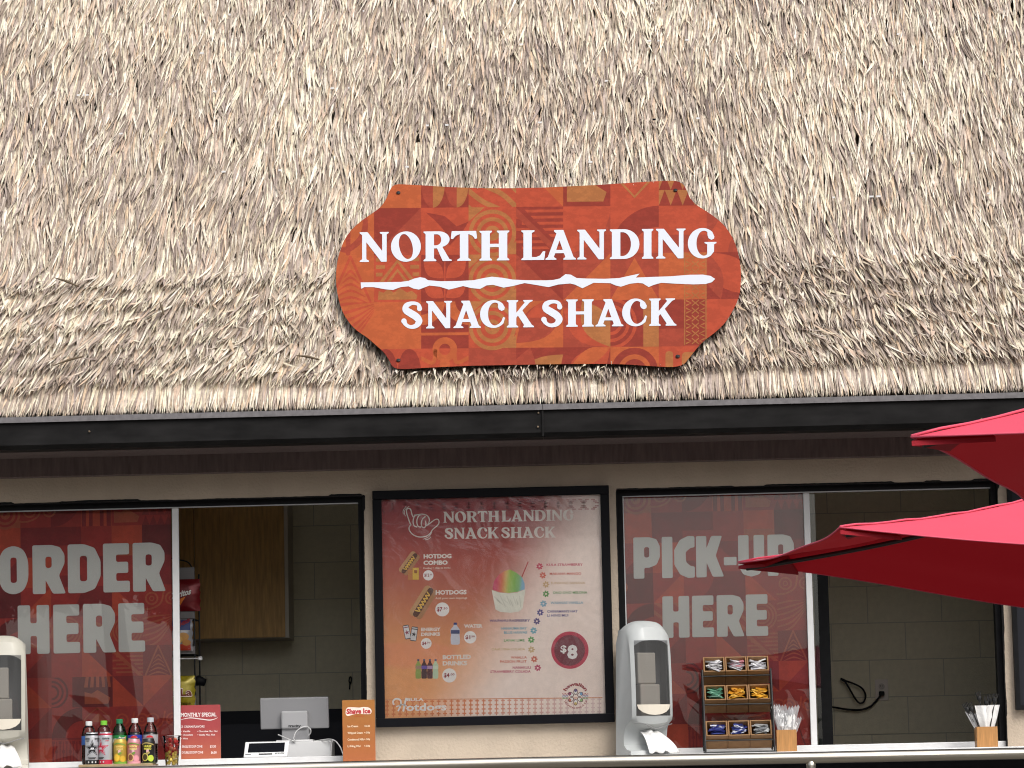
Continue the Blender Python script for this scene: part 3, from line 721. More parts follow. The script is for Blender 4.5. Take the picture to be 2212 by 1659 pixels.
TG = [  # per row: (kind, base, figure, second)
 [('plain', O_, O_), ('plain', O_, O_), ('twoc', D_, B_, Y_), ('wave', M_, Y_), ('tri3', O_, M_), ('hut', D_, Y_), ('chev', M_, Y_), ('tris', Y_, D_), ('plain', M_, M_)],
 [('hook', O_, B_), ('tri', D_, B_), ('bird', M_, D_), ('koru', M_, Y_), ('bars', D_, M_, B_), ('quarter', B_, M_), ('quarter2', M_, D_), ('half', M_, B_), ('quarter2', B_, M_)],
 [('fan', O_, M_), ('peak', M_, Y_), ('sprout', D_, M_), ('koru', M_, Y_), ('tri3', D_, B_), ('tri', B_, O_), ('mount', B_, O_), ('plain', O_, O_), ('petald', D_, M_, B_)],
 [('shell', O_, M_), ('plain', O_, O_), ('loops', D_, O_, B_), ('koru', M_, Y_), ('petalc', O_, B_, M_), ('petals', B_, M_, Y_), ('halfrings', D_, M_, Y_), ('half', D_, B_), ('plain', M_, M_)],
 [('plain', Y_, O_), ('twoc', M_, D_, O_), ('dots', M_, O_), ('half', B_, Y_), ('petalb', D_, Y_, B_), ('petalc', D_, M_, O_), ('arch', O_, D_), ('pills', M_, Y_), ('plain', M_, M_)]]
for r in range(5):
    for c in range(9):
        kd, b, f, *gg = TG[r][c]
        lay(pr, kd, xs[c]/1.8228, ys[r]/1.8228, (xs[c+1]-xs[c])/1.8228, (ys[r+1]-ys[r])/1.8228, b, f, gg[0] if gg else None, 2, slope=-.009, x_ref=1106)
for (y0, y1, cc) in ((1000, 1185, O_), (1185, 1365, D_)):
    lay(pr, 'ladder', 2694/1.8228, y0/1.8228, 88/1.8228, (y1-y0)/1.8228, cc, Y_, None, 6, slope=-.009, x_ref=1106)
pr.build('printed_pattern', m_sign, sign)
lt = Print(spl, .00018)
sl = -.0114; WHT = (1, 1, 1)
def zz(x, y): return z1(x, y)
for ch, x, wd in (('N', 325, 223), ('O', 565, 230), ('R', 815, 215), ('T', 1025, 202), ('H', 1245, 230), ('L', 1567, 185), ('A', 1752, 235), ('N', 1997, 221), ('D', 2247, 228), ('I', 2494, 88), ('N', 2602, 228), ('G', 2847, 220)):
    glyph(lt, SERIF, ch, x, 745, wd, 229, WHT, 12, zz, sl, 325)
for ch, x, wd in (('S', 642, 172), ('N', 835, 200), ('A', 1045, 212), ('C', 1250, 190), ('K', 1455, 210), ('S', 1717, 175), ('H', 1912, 212), ('A', 2137, 215), ('C', 2342, 190), ('K', 2550, 210)):
    glyph(lt, SERIF, ch, x, 1258, wd, 210, WHT, 12, zz, sl, 640)
st = [(332, 902), (500, 900), (640, 898), (700, 890), (745, 872), (790, 862), (825, 868), (850, 885), (950, 893), (1100, 890), (1200, 885), (1280, 868), (1340, 858), (1420, 866), (1500, 880), (1600, 885), (1757, 886), (1812, 883), (1862, 872), (1907, 838), (1947, 842), (1992, 868), (2062, 872), (2212, 874), (2322, 868), (2412, 848), (2477, 834), (2447, 865), (2562, 860), (2712, 855), (2862, 843), (2962, 842), (3022, 852), (3057, 875), (3032, 900), (2982, 914), (2892, 917), (2762, 912), (2642, 905), (2582, 922), (2547, 938), (2502, 910), (2462, 905), (2402, 912), (2332, 935), (2292, 925), (2252, 908), (2122, 905), (2037, 947), (1982, 920), (1942, 910), (1852, 918), (1777, 938), (1702, 925), (1592, 907), (1500, 930), (1430, 942), (1350, 920), (1300, 925), (1250, 952), (1180, 945), (1120, 930), (1050, 948), (1010, 957), (940, 935), (860, 926), (780, 957), (740, 950), (700, 932), (640, 938), (580, 960), (520, 955), (430, 938), (360, 938), (336, 952)]
lt.poly([z1(*p) for p in st], WHT, 12)
mk('lettering', lt.V, lt.F, m_letter, sign)
for px, py in (z1(622, 212), z2(1190, 193), z1(622, 1500), z2(1208, 1470)):
    g = G(); g.lathe([(.011, 0), (.011, .002), (.006, .006)], n=12)
    g.xf(Matrix.Translation(spl(px, py, .006)) @ Vector((0, 0, 1)).rotation_difference(Vector(SN)).to_matrix().to_4x4()); g.out('screw', m_wire, sign)
for px in (960, 1380):
    for py in (430, 770):
        p = spl(px, py, -.014); g = G(); g.tube([p, p-SN*.17], .012, 8); g.out('standoff', m_wire, sign)

# ------------------------------------------------------------------ window banners
YB = .097
def banner(x0, x1, label, letters, rows, parent_win):
    z0, z1_ = OZ0+.047, OZ1-.031
    bn = thing('window_banner', ((x0+x1)/2, YB, z0), label, 'banner')
    g = G(); g.box(x0, x1, YB, YB+.003, z0, z1_); g.out('sheet', mat('banner_back', (.25, .05, .04), .6), bn)
    mpw = lambda x, y, h=0.: np.array((x, YB-.0004-h, y))
    cl = [(x0, z0), (x1, z0), (x1, z1_), (x0, z1_)]
    pr = Print(mpw, .0003, clip=cliptris(cl))
    R1, R2, R3, R4, R5 = [tuple(1.15*v for v in lin(c)) for c in ((172, 46, 42), (144, 34, 38), (196, 70, 46), (182, 82, 56), (120, 28, 34))]
    pr.poly(cl, R1, 1)
    ts = .1545; kinds = [[('koru', R1, R4), ('scroll', R1, R4), ('quarter', R1, R2), ('arch', R3, R2), ('hut', R1, R4), ('tris', R1, R2)],
      [('plain', R3, R3), ('plain', R2, R2), ('half', R2, R1), ('plain', R1, R1), ('half', R3, R4), ('plain', R5, R5)],
      [('tri', R1, R2), ('plain', R3, R3), ('half', R1, R2), ('tri3', R2, R1), ('plain', R1, R1), ('plain', R2, R2)],
      [('plain', R5, R5), ('tri', R1, R3), ('quarter', R2, R1), ('plain', R2, R2), ('tri3', R1, R3), ('scroll', R1, R4)],
      [('quarter2', R1, R5), ('wave', R1, R4), ('rings', R1, R4), ('wave', R1, R4), ('rings', R1, R4), ('shell', R1, R4)],
      [('plain', R5, R5), ('tri', R1, R2), ('plain', R1, R1), ('tri3', R2, R3), ('bars', R1, R4), ('fan', R2, R4)],
      [('arch', R1, R2), ('tri3', R1, R3), ('halfrings', R1, R5), ('hut', R5, R4), ('tri3', R2, R3), ('tri', R3, R1)],
      [('rings', R1, R2), ('tri', R1, R2), ('quarter2', R1, R5), ('diamond', R1, R4), ('scroll', R1, R3), ('scroll', R1, R3)],
      [('half', R5, R4), ('plain', R3, R3), ('comb', R1, R2), ('tris2', R2, R4), ('zig', R1, R5), ('zig', R1, R5)],
      [('comb', R5, R3), ('comb', R3, R2), ('petals', R1, R2, R3), ('petalb', R2, R1), ('comb', R1, R4), ('plain', R2, R2)]]
    for r, rw in enumerate(kinds):
        for c in range(-2, 6):
            kd, b, f, *gg = rw[c % 6]
            for k, (p, cc) in enumerate(motif(kd, b, f, gg[0] if gg else None)):
                if not hasattr(p[0][0], '__len__'):
                    p = unit_clip(p)
                    if not p: continue
                    p = [p]
                pr.poly([[(x1-(6-c)*ts+.006+u_*ts, z1_+.07-(r+v_)*ts*.985) for u_, v_ in l] for l in p], cc, 2+(0 if k == 0 else 1+.2*k))
    pr.build('printed_pattern', m_banner, bn)
    lt = Print(on_plane((0, YB-.003, 0), (0, -1, 0)), .0003)
    for tf, items, yb, cap, sl_, xr in rows:
        for ch, x, wd in items: glyph(lt, B, ch, x, yb, wd, cap, WHT, 3, tf, sl_, xr, lean=.012)
    mk('lettering', lt.V, lt.F, m_letter2, bn)
    return bn
m_letter2 = mat('banner_letter', (.82, .75, .73), .5)
zo = Zm(0, 1850, .45208); zp = Zm(2400, 1850, .39189)
banner(LX0+.03, at(371.3, 1300, YB)[0], 'red patterned ORDER HERE banner filling the left window', None,
       [(zo, [('O', -12, 262), ('R', 286, 288), ('D', 593, 286), ('E', 901, 231), ('R', 1159, 286)], 1083, 425, -.024, 286),
        (zo, [('H', 158, 275), ('E', 467, 232), ('R', 727, 287), ('E', 1034, 231)], 1607, 425, -.0215, 158)], winL)
banner(at(1345.2, 1300, YB)[0], at(1734.3, 1075, YB)[0], 'red patterned PICK-UP HERE banner behind glass in the right window', None,
       [(zp, [('P', 243, 266), ('I', 528, 108), ('C', 653, 205), ('K', 872, 275), ('-', 1150, 128), ('U', 1295, 262), ('P', 1590, 266)], 1095, 415, -.021, 243),
        (zp, [('H', 535, 270), ('E', 832, 220), ('R', 1080, 278), ("E", 1373, 222)], 1690, 418, -.022, 535)], winR)

# ------------------------------------------------------------------ menu board on the wall between the windows
menu = thing('menu_board', (-.12, -.03, 1.22), 'black framed lit-colour food menu poster between the two windows', 'menu board')
menu['label'] = 'black framed food menu poster hanging on the wall between the two windows'
MX0, MX1, MZ0, MZ1 = -.716, .472, 1.225, 2.408
g = G(); t = .044
g.box(MX0, MX1, -.045, -.002, MZ1-t, MZ1); g.box(MX0, MX1, -.045, -.002, MZ0, MZ0+t)
g.box(MX0, MX0+t, -.045, -.002, MZ0+t, MZ1-t); g.box(MX1-t, MX1, -.045, -.002, MZ0+t, MZ1-t)
g.out('frame', mat('menu_frame', (.004, .004, .006), .5, spec=.12), menu, bevel=.003)
YM = -.015
pm = on_plane((0, YM, 0), (0, -1, 0))
px0, px1, pz0, pz1 = MX0+t-.002, MX1-t+.002, MZ0+t-.002, MZ1-t+.002
g = G(); g.box(px0, px1, YM+.001, YM+.004, pz0, pz1); g.out('backing', m_white, menu)
# printed ground: red at the top left running to orange, pale to the lower right; the upper-right wash is a painted sky reflection
nx, nz = 60, 60; V = []; Fc = []; Cc = []
def ss(a, b, x): x = min(1, max(0, (x-a)/(b-a))); return x*x*(3-2*x)
cr, cm_, co_, cp = [np.array(lin(c)) for c in ((164, 44, 50), (184, 94, 72), (242, 170, 108), (253, 234, 222))]
def mcol(u_, v_):
    base = cr+(cm_-cr)*ss(0, .45, v_); base = base+(co_-base)*ss(.32, .85, v_+.12*(1-u_)-.08)
    hump = ss(.03, .0, math.hypot((u_-.1)/1.3, (v_-.71)*3)-.16)*.5
    base = base+(np.array(lin((238, 148, 110)))-base)*hump
    k = ss(.44, .80, u_*.86+(v_-.25)*.50)
    k = max(k, ss(.60, .93, u_)*ss(-.1, .5, v_)*.9)
    return base+(cp-base)*k
for j in range(nz+1):
    for i in range(nx+1): V.append((px0+(px1-px0)*i/nx, YM, pz1-(pz1-pz0)*j/nz))
for j in range(nz):
    for i in range(nx):
        Fc.append((j*(nx+1)+i, (j+1)*(nx+1)+i, (j+1)*(nx+1)+i+1, j*(nx+1)+i+1)); Cc.append(mcol((i+.5)/nx, (j+.5)/nz))
po = mk('poster', V, Fc, m_print, menu)
a = po.data.color_attributes.new('Col', 'FLOAT_COLOR', 'POINT')
a.data.foreach_set('color', np.array([(*mcol(i/nx, j/nz), 1) for j in range(nz+1) for i in range(nx+1)], np.float32).ravel())
pr = Print(pm, .0002)
a7 = Zm(1450, 1900, .45208); a8 = Zm(1450, 2400, .45208); a9 = Zm(1550, 1980, .25322)
W1 = lin((238, 228, 218)); W2 = lin((244, 240, 236)); DR = lin((150, 36, 46)); cream = lin((240, 225, 205))
tapa = lin((150, 30, 46))
for k in range(17):
    for s_ in (-1, 1):
        x = 155+k*111; 
        if x > 1980: continue
        cc = tapa if x < 1560 else lin((205, 150, 142))  # paler right end: sky reflection painted into the band
        for q in range(3):
            pr.poly([a7(x+s_*(10+q*16)+dx, y-x*.012) for dx, y in ((0, 165+q*14), (s_*34, 165+q*14), (s_*34, 176+q*14), (0, 176+q*14))], cc, 1)
        for q in range(3):
            pr.poly([a7(x+s_*(10+q*16)+dx, y-x*.012) for dx, y in ((0, 248-q*14), (s_*34, 248-q*14), (s_*34, 259-q*14), (0, 259-q*14))], cc, 1)
word(pr, SERIF, 'NORTH LANDING', 655, 1792, 350, 96, W1, 3, a7, slope=-.018, gap=4, sp=16, lean=.02)
word(pr, SERIF, 'SNACK SHACK', 664, 1634, 491, 96, W1, 3, a7, slope=-.012, gap=4, sp=16, lean=.02)
for pts in ([(262, 335), (238, 270), (205, 170), (200, 110), (230, 85), (265, 105), (285, 180), (308, 225)],
            [(360, 185), (320, 215), (302, 290), (318, 355), (360, 375)], [(425, 180), (380, 215), (360, 290), (378, 360), (420, 376)],
            [(490, 215), (450, 250), (430, 315), (442, 372), (484, 380), (502, 335), (496, 285)],
            [(325, 192), (375, 184), (440, 176), (500, 188), (540, 220), (556, 270), (540, 325)],
            [(500, 360), (560, 322), (640, 262), (690, 258), (706, 300), (682, 350), (612, 410), (562, 480), (500, 520), (400, 530), (310, 500), (252, 440), (240, 385), (268, 335)]):
    pr.poly([a9(*p) for p in stroke(pts, 17, 5)], W1, 3)
for pts in ([(150, 175), (148, 120), (195, 50)], [(180, 205), (165, 140), (195, 85), (240, 55)], [(460, 565), (540, 530), (595, 460)], [(495, 575), (545, 560), (578, 530)]):
    pr.poly([a9(*p) for p in stroke(pts, 9, 4)], W1, 3)
def T7(s, x0, x1, yb, cap, c, bold=.02, z=a7): text(pr, s, x0, x1, yb, cap, c, 3, z, -.014, bold)
T7('HOTDOG', 482, 725, 660, 36, W1, .05); T7('COMBO', 480, 692, 716, 36, W1, .05); T7('Hotdog + chips & drinks', 480, 716, 752, 15, cream, .01)
T7('HOTDOGS', 587, 857, 975, 37, W1, .05); T7('Add your own toppings', 585, 862, 1016, 18, cream, .01)
T7('ENERGY', 460, 630, 187, 28, W1, .05, a8); T7('DRINKS', 460, 626, 229, 28, W1, .05, a8)
T7('WATER', 834, 996, 159, 30, W1, .05, a8); T7('BOTTLED', 648, 895, 432, 36, W1, .05, a8); T7('DRINKS', 648, 862, 486, 36, W1, .05, a8)
for z, cx, cy, r_, s, s2 in ((a7, 523, 808, 45, '$12', '.00'), (a7, 645, 1105, 61, '$7', '.50'), (a8, 505, 295, 47, '$4', '.50'), (a8, 888, 242, 54, '$1', '.50'), (a8, 706, 574, 62, '$4', '.00')):
    pr.poly([z(*p) for p in ell(cx, cy, r_, r_)], W2, 2)
    wd = r_*(.95 if len(s) == 3 else .8); text(pr, s, cx-r_*.78, cx-r_*.78+wd, cy+r_*.26, r_*.6, DR, 3, z, -.014, .03)
    text(pr, s2, cx-r_*.74+wd, cx+r_*.74, cy+r_*.0, r_*.3, DR, 3, z, -.014, .02)
# hot dogs, snacks, cans, bottles on the print
bun, saus, mus = lin((196, 150, 98)), lin((92, 48, 24)), lin((236, 190, 80))
def hotdog(z, cx, cy, L_, wd, ang):
    c_, s_ = math.cos(R(ang)), math.sin(R(ang)); tf = lambda x, y: z(cx+x*c_-y*s_, cy+x*s_+y*c_)
    pr.poly([tf(*p) for p in stroke([(-L_, -wd*.3), (L_, -wd*.3)], wd*.8, sm=False)], bun, 2); pr.poly([tf(*p) for p in stroke([(-L_, wd*.42), (L_, wd*.42)], wd*.75, sm=False)], lin((176, 126, 80)), 2.3)
    pr.poly([tf(*p) for p in stroke([(-L_*1.02, wd*.05), (L_*1.02, wd*.05)], wd*.62, sm=False)], saus, 3)
    pr.poly([tf(*p) for p in stroke([(-L_*.8+L_*1.6*k/12, wd*(.05+(.22 if k % 2 else -.22))) for k in range(13)], wd*.13, 3)], mus, 4)
hotdog(a7, 356, 702, 84, 62, -54); hotdog(a7, 475, 1042, 118, 82, -58)
pr.poly([a7(*p) for p in sq(345, 758, 385, 850)], lin((196, 128, 70)), 4.5); pr.poly([a7(*p) for p in sq(386, 742, 440, 846)], lin((226, 186, 70)), 4.6)
pr.poly([a7(*p) for p in sq(400, 762, 426, 790)], lin((150, 90, 30)), 5)
def pcan(z, cx, cy, w_, h_, ang, c, c2):
    c_, s_ = math.cos(R(ang)), math.sin(R(ang)); tf = lambda x, y: z(cx+x*c_-y*s_, cy+x*s_+y*c_)
    pr.poly([tf(*p) for p in rnd(sq(-w_/2, -h_/2, w_/2, h_/2), w_*.18)], lin((60, 60, 66)), 2)
    pr.poly([tf(*p) for p in sq(-w_*.42, -h_*.44, w_*.42, h_*.44)], c, 3); pr.poly([tf(*p) for p in star(0, 4, w_*.4)], c2, 4)
    pr.poly([tf(*p) for p in sq(-w_*.42, -h_*.36, w_*.42, -h_*.30)], c2, 4)
def star(cx, cy, r_, q=.42, up=-1):
    return [(cx+(r_ if k % 2 == 0 else r_*q)*math.sin(math.pi*k/5), cy+up*(r_ if k % 2 == 0 else r_*q)*math.cos(math.pi*k/5)) for k in range(10)]
pcan(a8, 337, 196, 54, 124, -12, lin((222, 220, 220)), lin((150, 60, 80))); pcan(a8, 398, 212, 56, 126, 8, lin((216, 216, 216)), lin((40, 40, 48)))
def pbot(z, x, y, w_, h_, cap, body, lab):
    prof = [(-.16, 0), (-.16, .1), (-.22, .16), (-.48, .3), (-.5, .42), (-.44, .56), (-.5, .7), (-.46, .97), (-.3, 1)]
    pr.poly([z(x+p*w_, y+q*h_) for p, q in prof]+[z(x-p*w_, y+q*h_) for p, q in prof[::-1]], body, 2)
    pr.poly([z(*p) for p in sq(x-w_*.18, y-2, x+w_*.18, y+h_*.09)], cap, 3); pr.poly([z(*p) for p in sq(x-w_*.46, y+h_*.33, x+w_*.46, y+h_*.5)], lab, 3)
pbot(a8, 758, 116, 82, 190, lin((40, 50, 120)), lin((205, 208, 220)), lin((50, 58, 110)))
for x, c, l_ in ((436, lin((150, 170, 80)), lin((170, 140, 110))), (487, lin((70, 26, 30)), lin((110, 80, 180))), (537, lin((86, 26, 32)), lin((190, 150, 190))), (586, lin((190, 214, 180)), lin((210, 225, 200)))):
    pbot(a8, x, 434, 50, 168, lin((90, 80, 110)), c, l_)
# shave ice cup
cup = [(1075, 935), (1108, 1105), (1150, 1128), (1240, 1134), (1310, 1125), (1344, 1098), (1370, 930), (1300, 958), (1220, 966), (1140, 958)]
pr.poly([a7(*p) for p in cup], lin((232, 230, 214)), 3)
for k in range(9):
    pr.poly([a7(*p) for p in stroke([(1095+k*28, 990+(k % 2)*30), (1150+k*22, 1050+(k % 3)*14)], 7, sm=False)], lin((214, 212, 196)), 3.4)
dome = [(1082, 930), (1095, 860), (1140, 800), (1190, 770), (1235, 758), (1290, 785), (1340, 825), (1362, 880), (1362, 930), (1300, 952), (1220, 962), (1140, 952)]
dc = cliptris([a7(*p) for p in dome]); pr.clip = dc
hue = [(1060, (206, 66, 110)), (1110, (214, 76, 100)), (1150, (222, 120, 80)), (1185, (214, 180, 90)), (1215, (170, 196, 80)), (1260, (140, 190, 90)), (1300, (140, 190, 130)), (1330, (140, 188, 214)), (1380, (120, 170, 214))]
for k in range(40):
    x = 1070+k*7.6; c = [np.interp(x, [h[0] for h in hue], [h[1][i] for h in hue]) for i in range(3)]
    pr.poly([a7(*p) for p in ((x+20, 750), (x+27.8, 750), (x+7.8, 975), (x, 975))], lin(c), 2)
pr.clip = None
pr.poly([a7(*p) for p in stroke([(1338, 822), (1392, 692)], 9, sm=False)], lin((190, 60, 60)), 2)
def flower(z, x, y, r_, c):
    for k in range(7):
        t = 2*math.pi*k/7; pr.poly([z(*p) for p in ell(x+r_*.6*math.cos(t), y+r_*.6*math.sin(t), r_*.38, r_*.24, n=10, rot=math.degrees(t))], c, 3)
FL = [(a7, 1492, 730, 1553, 1868, 727, 'KULA STRAWBERRY', (206, 62, 92)), (a7, 1520, 808, 1580, 1855, 805, 'MAKAHA MANGO', (220, 110, 90)), (a7, 1548, 888, 1590, 1890, 886, 'SUNSHINE BANANA', (214, 178, 130)), (a7, 1548, 970, 1608, 1908, 970, 'ONO ONO MELONA', (104, 160, 84)), (a7, 1526, 1055, 1588, 1872, 1058, 'WAIANAE VANILLA', (130, 176, 198)),
      (a7, 1498, 1132, 1558, 1824, 1133, "CHINAMAN'S HAT", (84, 70, 140)), (a7, None, 0, 1558, 1742, 1168, 'LI HING MUI', (84, 70, 140)),
      (a8, 1468, 102, 1057, 1408, 108, 'WAIPAHU RASPBERRY', (86, 66, 130)), (a8, 1440, 183, 1160, 1380, 175, 'HANAUMA BAY', (110, 180, 200)), (a8, None, 0, 1182, 1382, 211, 'BLUE HAWAII', (110, 180, 200)), (a8, 1420, 263, 1182, 1362, 279, 'LANAI LIME', (100, 170, 90)), (a8, 1421, 349, 1075, 1366, 357, 'OAHU PINA COLADA', (216, 184, 130)),
      (a8, 1446, 432, 1242, 1382, 428, 'WAIALUA', (216, 110, 80)), (a8, None, 0, 1148, 1380, 464, 'PASSION FRUIT', (216, 110, 80)), (a8, 1476, 508, 1258, 1416, 516, 'NANAKULI', (196, 60, 100)), (a8, None, 0, 1063, 1415, 552, 'STRAWBERRY COLADA', (196, 60, 100))]
for z, fx, fy, x0_, x1_, yb, s, c in FL:
    if fx: flower(z, fx, fy, 31, lin(c))
    text(pr, s, x0_, x1_, yb, 22, lin(c), 3, z, -.008, .02)
pr.poly([a8(*p) for p in ell(1756, 354, 163, 163, n=48)], lin((196, 44, 74)), 2); pr.poly([a8(*p) for p in ell(1754, 356, 134, 134, n=48)], lin((122, 32, 52)), 3)
text(pr, '$', 1674, 1728, 372, 62, W2, 4, a8, 0, .03); 
text(pr, '8', 1733, 1823, 424, 116, W2, 4, a8, 0, .045)
# round shave ice emblem
for k, c in enumerate(((96, 70, 130), (120, 170, 210), (150, 190, 120), (226, 196, 120), (214, 120, 90), (170, 70, 110))):
    t = R(-90+60*k); pr.poly([a8(*p) for p in ell(1806+46*math.cos(t), 762+46*math.sin(t), 28, 19, n=14, rot=math.degrees(t))], lin((96, 50, 60)), 3)
    pr.poly([a8(*p) for p in ell(1806+46*math.cos(t), 762+46*math.sin(t), 22, 14, n=14, rot=math.degrees(t))], W2, 4)
    pr.poly([a8(*p) for p in ell(1806+56*math.cos(t), 762+56*math.sin(t), 12, 12, n=12)], lin(c), 5)
for k, c in enumerate(((190, 70, 80), (130, 110, 170), (110, 170, 190), (120, 180, 120))):
    for xx in (1692, 1866): pr.poly([a8(*p) for p in stroke([(xx+q*12, 735+k*13+(4 if q % 2 else -4)) for q in range(5)], 5, 4)], lin(c), 3)
def on_arc(cx, cy, r_, out_, a0, x0_, wtot, span, inv=False):
    def f(X, Y):
        t = a0+span*(X-x0_)/wtot; rr = r_+(Y if not inv else -Y)
        return cx+rr*math.sin(R(t)), cy-rr*math.cos(R(t))
    return f
text(pr, 'hawaiian', 0, 200, 0, 30, lin((160, 40, 50)), 4, a8, bold=.04, curve=on_arc(1806, 757, 95, 1, -62, 0, 200, 124))
text(pr, 'TROPICAL SHAVE ICE', 0, 200, 0, 15, lin((170, 60, 60)), 4, a8, bold=.02, curve=on_arc(1806, 757, 108, 1, 250, 0, 200, -140, True))
# lower tapa band and the hot dog brand line
for k in range(34):
    x = 160+k*56; f_ = max(.0, min(1, (x-900)/900)); c = tuple(np.array(lin((226, 128, 70)))*(1-f_)+np.array(lin((232, 202, 196)))*f_)
    pr.poly([a8(*p) for p in sq(x, 786-x*.012, x+10, 936-x*.014)], c, 1)
    for q in range(4): pr.poly([a8(*p) for p in sq(x-12, 800+q*36-x*.012, x+22, 812+q*36-x*.012)], c, 1.3)
pr.poly([a8(*p) for p in ((146, 783), (2040, 764), (2040, 772), (146, 791))], lin((224, 150, 104)), 1.6)
text(pr, 'BULA', 336, 482, 797, 27, W2, 4, a8, -.01, .03)
for s, x0_, x1_ in (('otdogs', 330, 682),): text(pr, s, x0_, x1_, 882, 66, W2, 4, a8, -.016, .03)
for pts, wd in (([(222, 826), (216, 800), (240, 778), (275, 785), (285, 812), (276, 850), (262, 880)], 15), ([(330, 776), (318, 820), (306, 882)], 17), ([(246, 846), (300, 828), (332, 840)], 11)):
    pr.poly([a8(*p) for p in stroke(pts, wd, 5)], W2, 4.5)
pr.build('printed_artwork', m_print, menu)
g = G(); n_ = 1; g.box(px0+.002, px1-.002, -.030, -.028, pz0+.002, pz1-.002); g.out('clear_cover', m_film, menu)

# the board at the far right, cut by the frame
bx0 = at(2186, 1316, -.03)[0]
fb = thing('poster_frame', (bx0+.4, -.03, 1.24), 'dark empty poster frame on the wall at the far right edge', 'frame')
g = G(); g.box(bx0, bx0+.9, -.045, -.002, 1.24, 1.262); g.box(bx0, bx0+.9, -.045, -.002, 2.36, 2.385); g.box(bx0, bx0+.022, -.045, -.002, 1.262, 2.36); g.box(bx0+.878, bx0+.9, -.045, -.002, 1.262, 2.36)
g.out('frame', m_black, fb); g = G(); g.box(bx0+.022, bx0+.878, -.02, -.012, 1.262, 2.36); g.out('panel', m_dark, fb)

# ------------------------------------------------------------------ napkin dispensers
def dispenser(m_shell, label):
    d = thing('napkin_dispenser', (0, 0, 0), label, 'napkin dispenser')
    # side outline, front is -y: (y, z), with the front parts flagged
    back = [(.105, 0), (.105, .60), (.075, .645)]
    top = [(.02, .662), (-.04, .655), (-.085, .625)]
    front = [(-.100, .56), (-.108, .40), (-.110, .25), (-.108, .19), (-.098, .150), (-.06, .135), (-.03, .118), (-.012, .09), (-.02, .05), (-.06, .028), (-.112, .020), (-.118, .0)]
    prof = back+top+front; NXd = 12; V = []; Fc = []
    hw = .108
    for i, (y, z) in enumerate(prof):
        fl = 1+.14*max(0, (.16-z)/.16)*(1 if z < .16 else 0)
        for k in range(NXd+1):
            q = -1+2*k/NXd; x = q*hw*fl
            yy = y+(.030*abs(q)**3 if y < .05 else 0); zz_ = z-(.045*abs(q)**3 if z > .5 else 0)+(.02*q*q if .1 < z < .16 and y < 0 else 0)
            V.append((x, yy, zz_))
    m_ = NXd+1; nP = len(prof)
    i_w0, i_w1 = 6, 9   # window rows on the front: between prof[6] and prof[9]
    for i in range(nP-1):
        for k in range(NXd):
            if i_w0 <= i < i_w1 and 1 <= k < NXd-1: continue
            Fc.append((i*m_+k, i*m_+k+1, (i+1)*m_+k+1, (i+1)*m_+k))
    Fc.append(tuple((nP-1)*m_+k for k in range(m_))+tuple(k for k in range(m_))[::-1])
    Fc.append(tuple(i*m_ for i in range(nP))); Fc.append(tuple(i*m_+NXd for i in range(nP))[::-1])
    mk('shell', V, Fc, m_shell, d, smooth=True, angle=40)
    V = []; Fc = []; rows = prof[i_w0:i_w1+1]
    rows = [(np.interp(z, [r[1] for r in rows[::-1]], [r[0] for r in rows[::-1]]), z) for z in np.linspace(rows[0][1], rows[-1][1], 9)]
    for j, (y, z) in enumerate(rows):
        for k in range(9):
            q = (-1+2*k/8)*(1-2/NXd); V.append((q*hw, y+.030*abs(q)**3-.0012, z))
    for j in range(8):
        for k in range(8): Fc.append((j*9+k, j*9+k+1, (j+1)*9+k+1, (j+1)*9+k))
    mk('window', V, Fc, m_smoke, d, smooth=True)
    g = G(); g.box(-.09, .09, .02, .03, .16, .59); g.box(-.098, -.09, -.05, .03, .16, .59); g.box(.09, .098, -.05, .03, .16, .59); g.box(-.09, .09, -.05, .03, .585, .593); g.out('liner', m_dispdark, d)
    g = G(); g.box(-.06, .045, -.078, .01, .165, .345); g.out('napkin_stack', m_tannap, d, bevel=.006)
    g = G(); g.box(-.068, .028, -.072, .01, .348, .50); g.out('napkin_stack', m_tannap, d, bevel=.006)
    V = []; Fc = []; nr = 8
    for i in range(nr+1):
        t_ = math.pi*i/nr; x = -.088*math.cos(t_)
        V += [(x, -.1135+.03*abs(x/hw)**3, .245), (x, -.1130+.03*abs(x/hw)**3, .243-.050*math.sin(t_))]
    for i in range(nr): Fc.append((2*i, 2*i+1, 2*i+3, 2*i+2))
    mk('bowl', V, Fc, m_tannap, d)
    g = G(); g.tube(smoothpts([(-.100, -.086, .156), (-.06, -.106, .152), (0, -.112, .126), (.06, -.106, .140), (.1, -.086, .150)], 5), .0022, 6); g.out('seam', m_dispdark, d)
    # the napkin that hangs out of the throat
    V = []; Fc = []; nu, nvv = 10, 8; r_ = np.random.default_rng(5)
    for j in range(nvv+1):
        t_ = j/nvv
        for i in range(nu+1):
            q = -1+2*i/nu; y = -.03-.15*t_**.8; z = .125-.115*t_**1.25-.012*abs(q)+.008*math.sin(i*1.7+j*.6)*(.4+t_)
            V.append((q*(.052+.025*t_)+.02*t_, y+.012*math.sin(i*1.2), max(z, .004)))
    for j in range(nvv):
        for i in range(nu): Fc.append((j*(nu+1)+i, j*(nu+1)+i+1, (j+1)*(nu+1)+i+1, (j+1)*(nu+1)+i))
    o = mk('napkin', V, Fc, m_napkin, d, smooth=True); so_ = o.modifiers.new('thick', 'SOLIDIFY'); so_.thickness = .0015
    g = G(); g.box(-.085, .085, .105, .13, .03, .62); g.out('back_box', m_disp, d)
    return d
p = at(1398, 1626, -.2); d1 = dispenser(m_disp, 'pale grey tower napkin dispenser beside the tiered condiment rack'); d1.location = (p[0], -.2, 1.055); d1.rotation_euler = (0, 0, R(22))
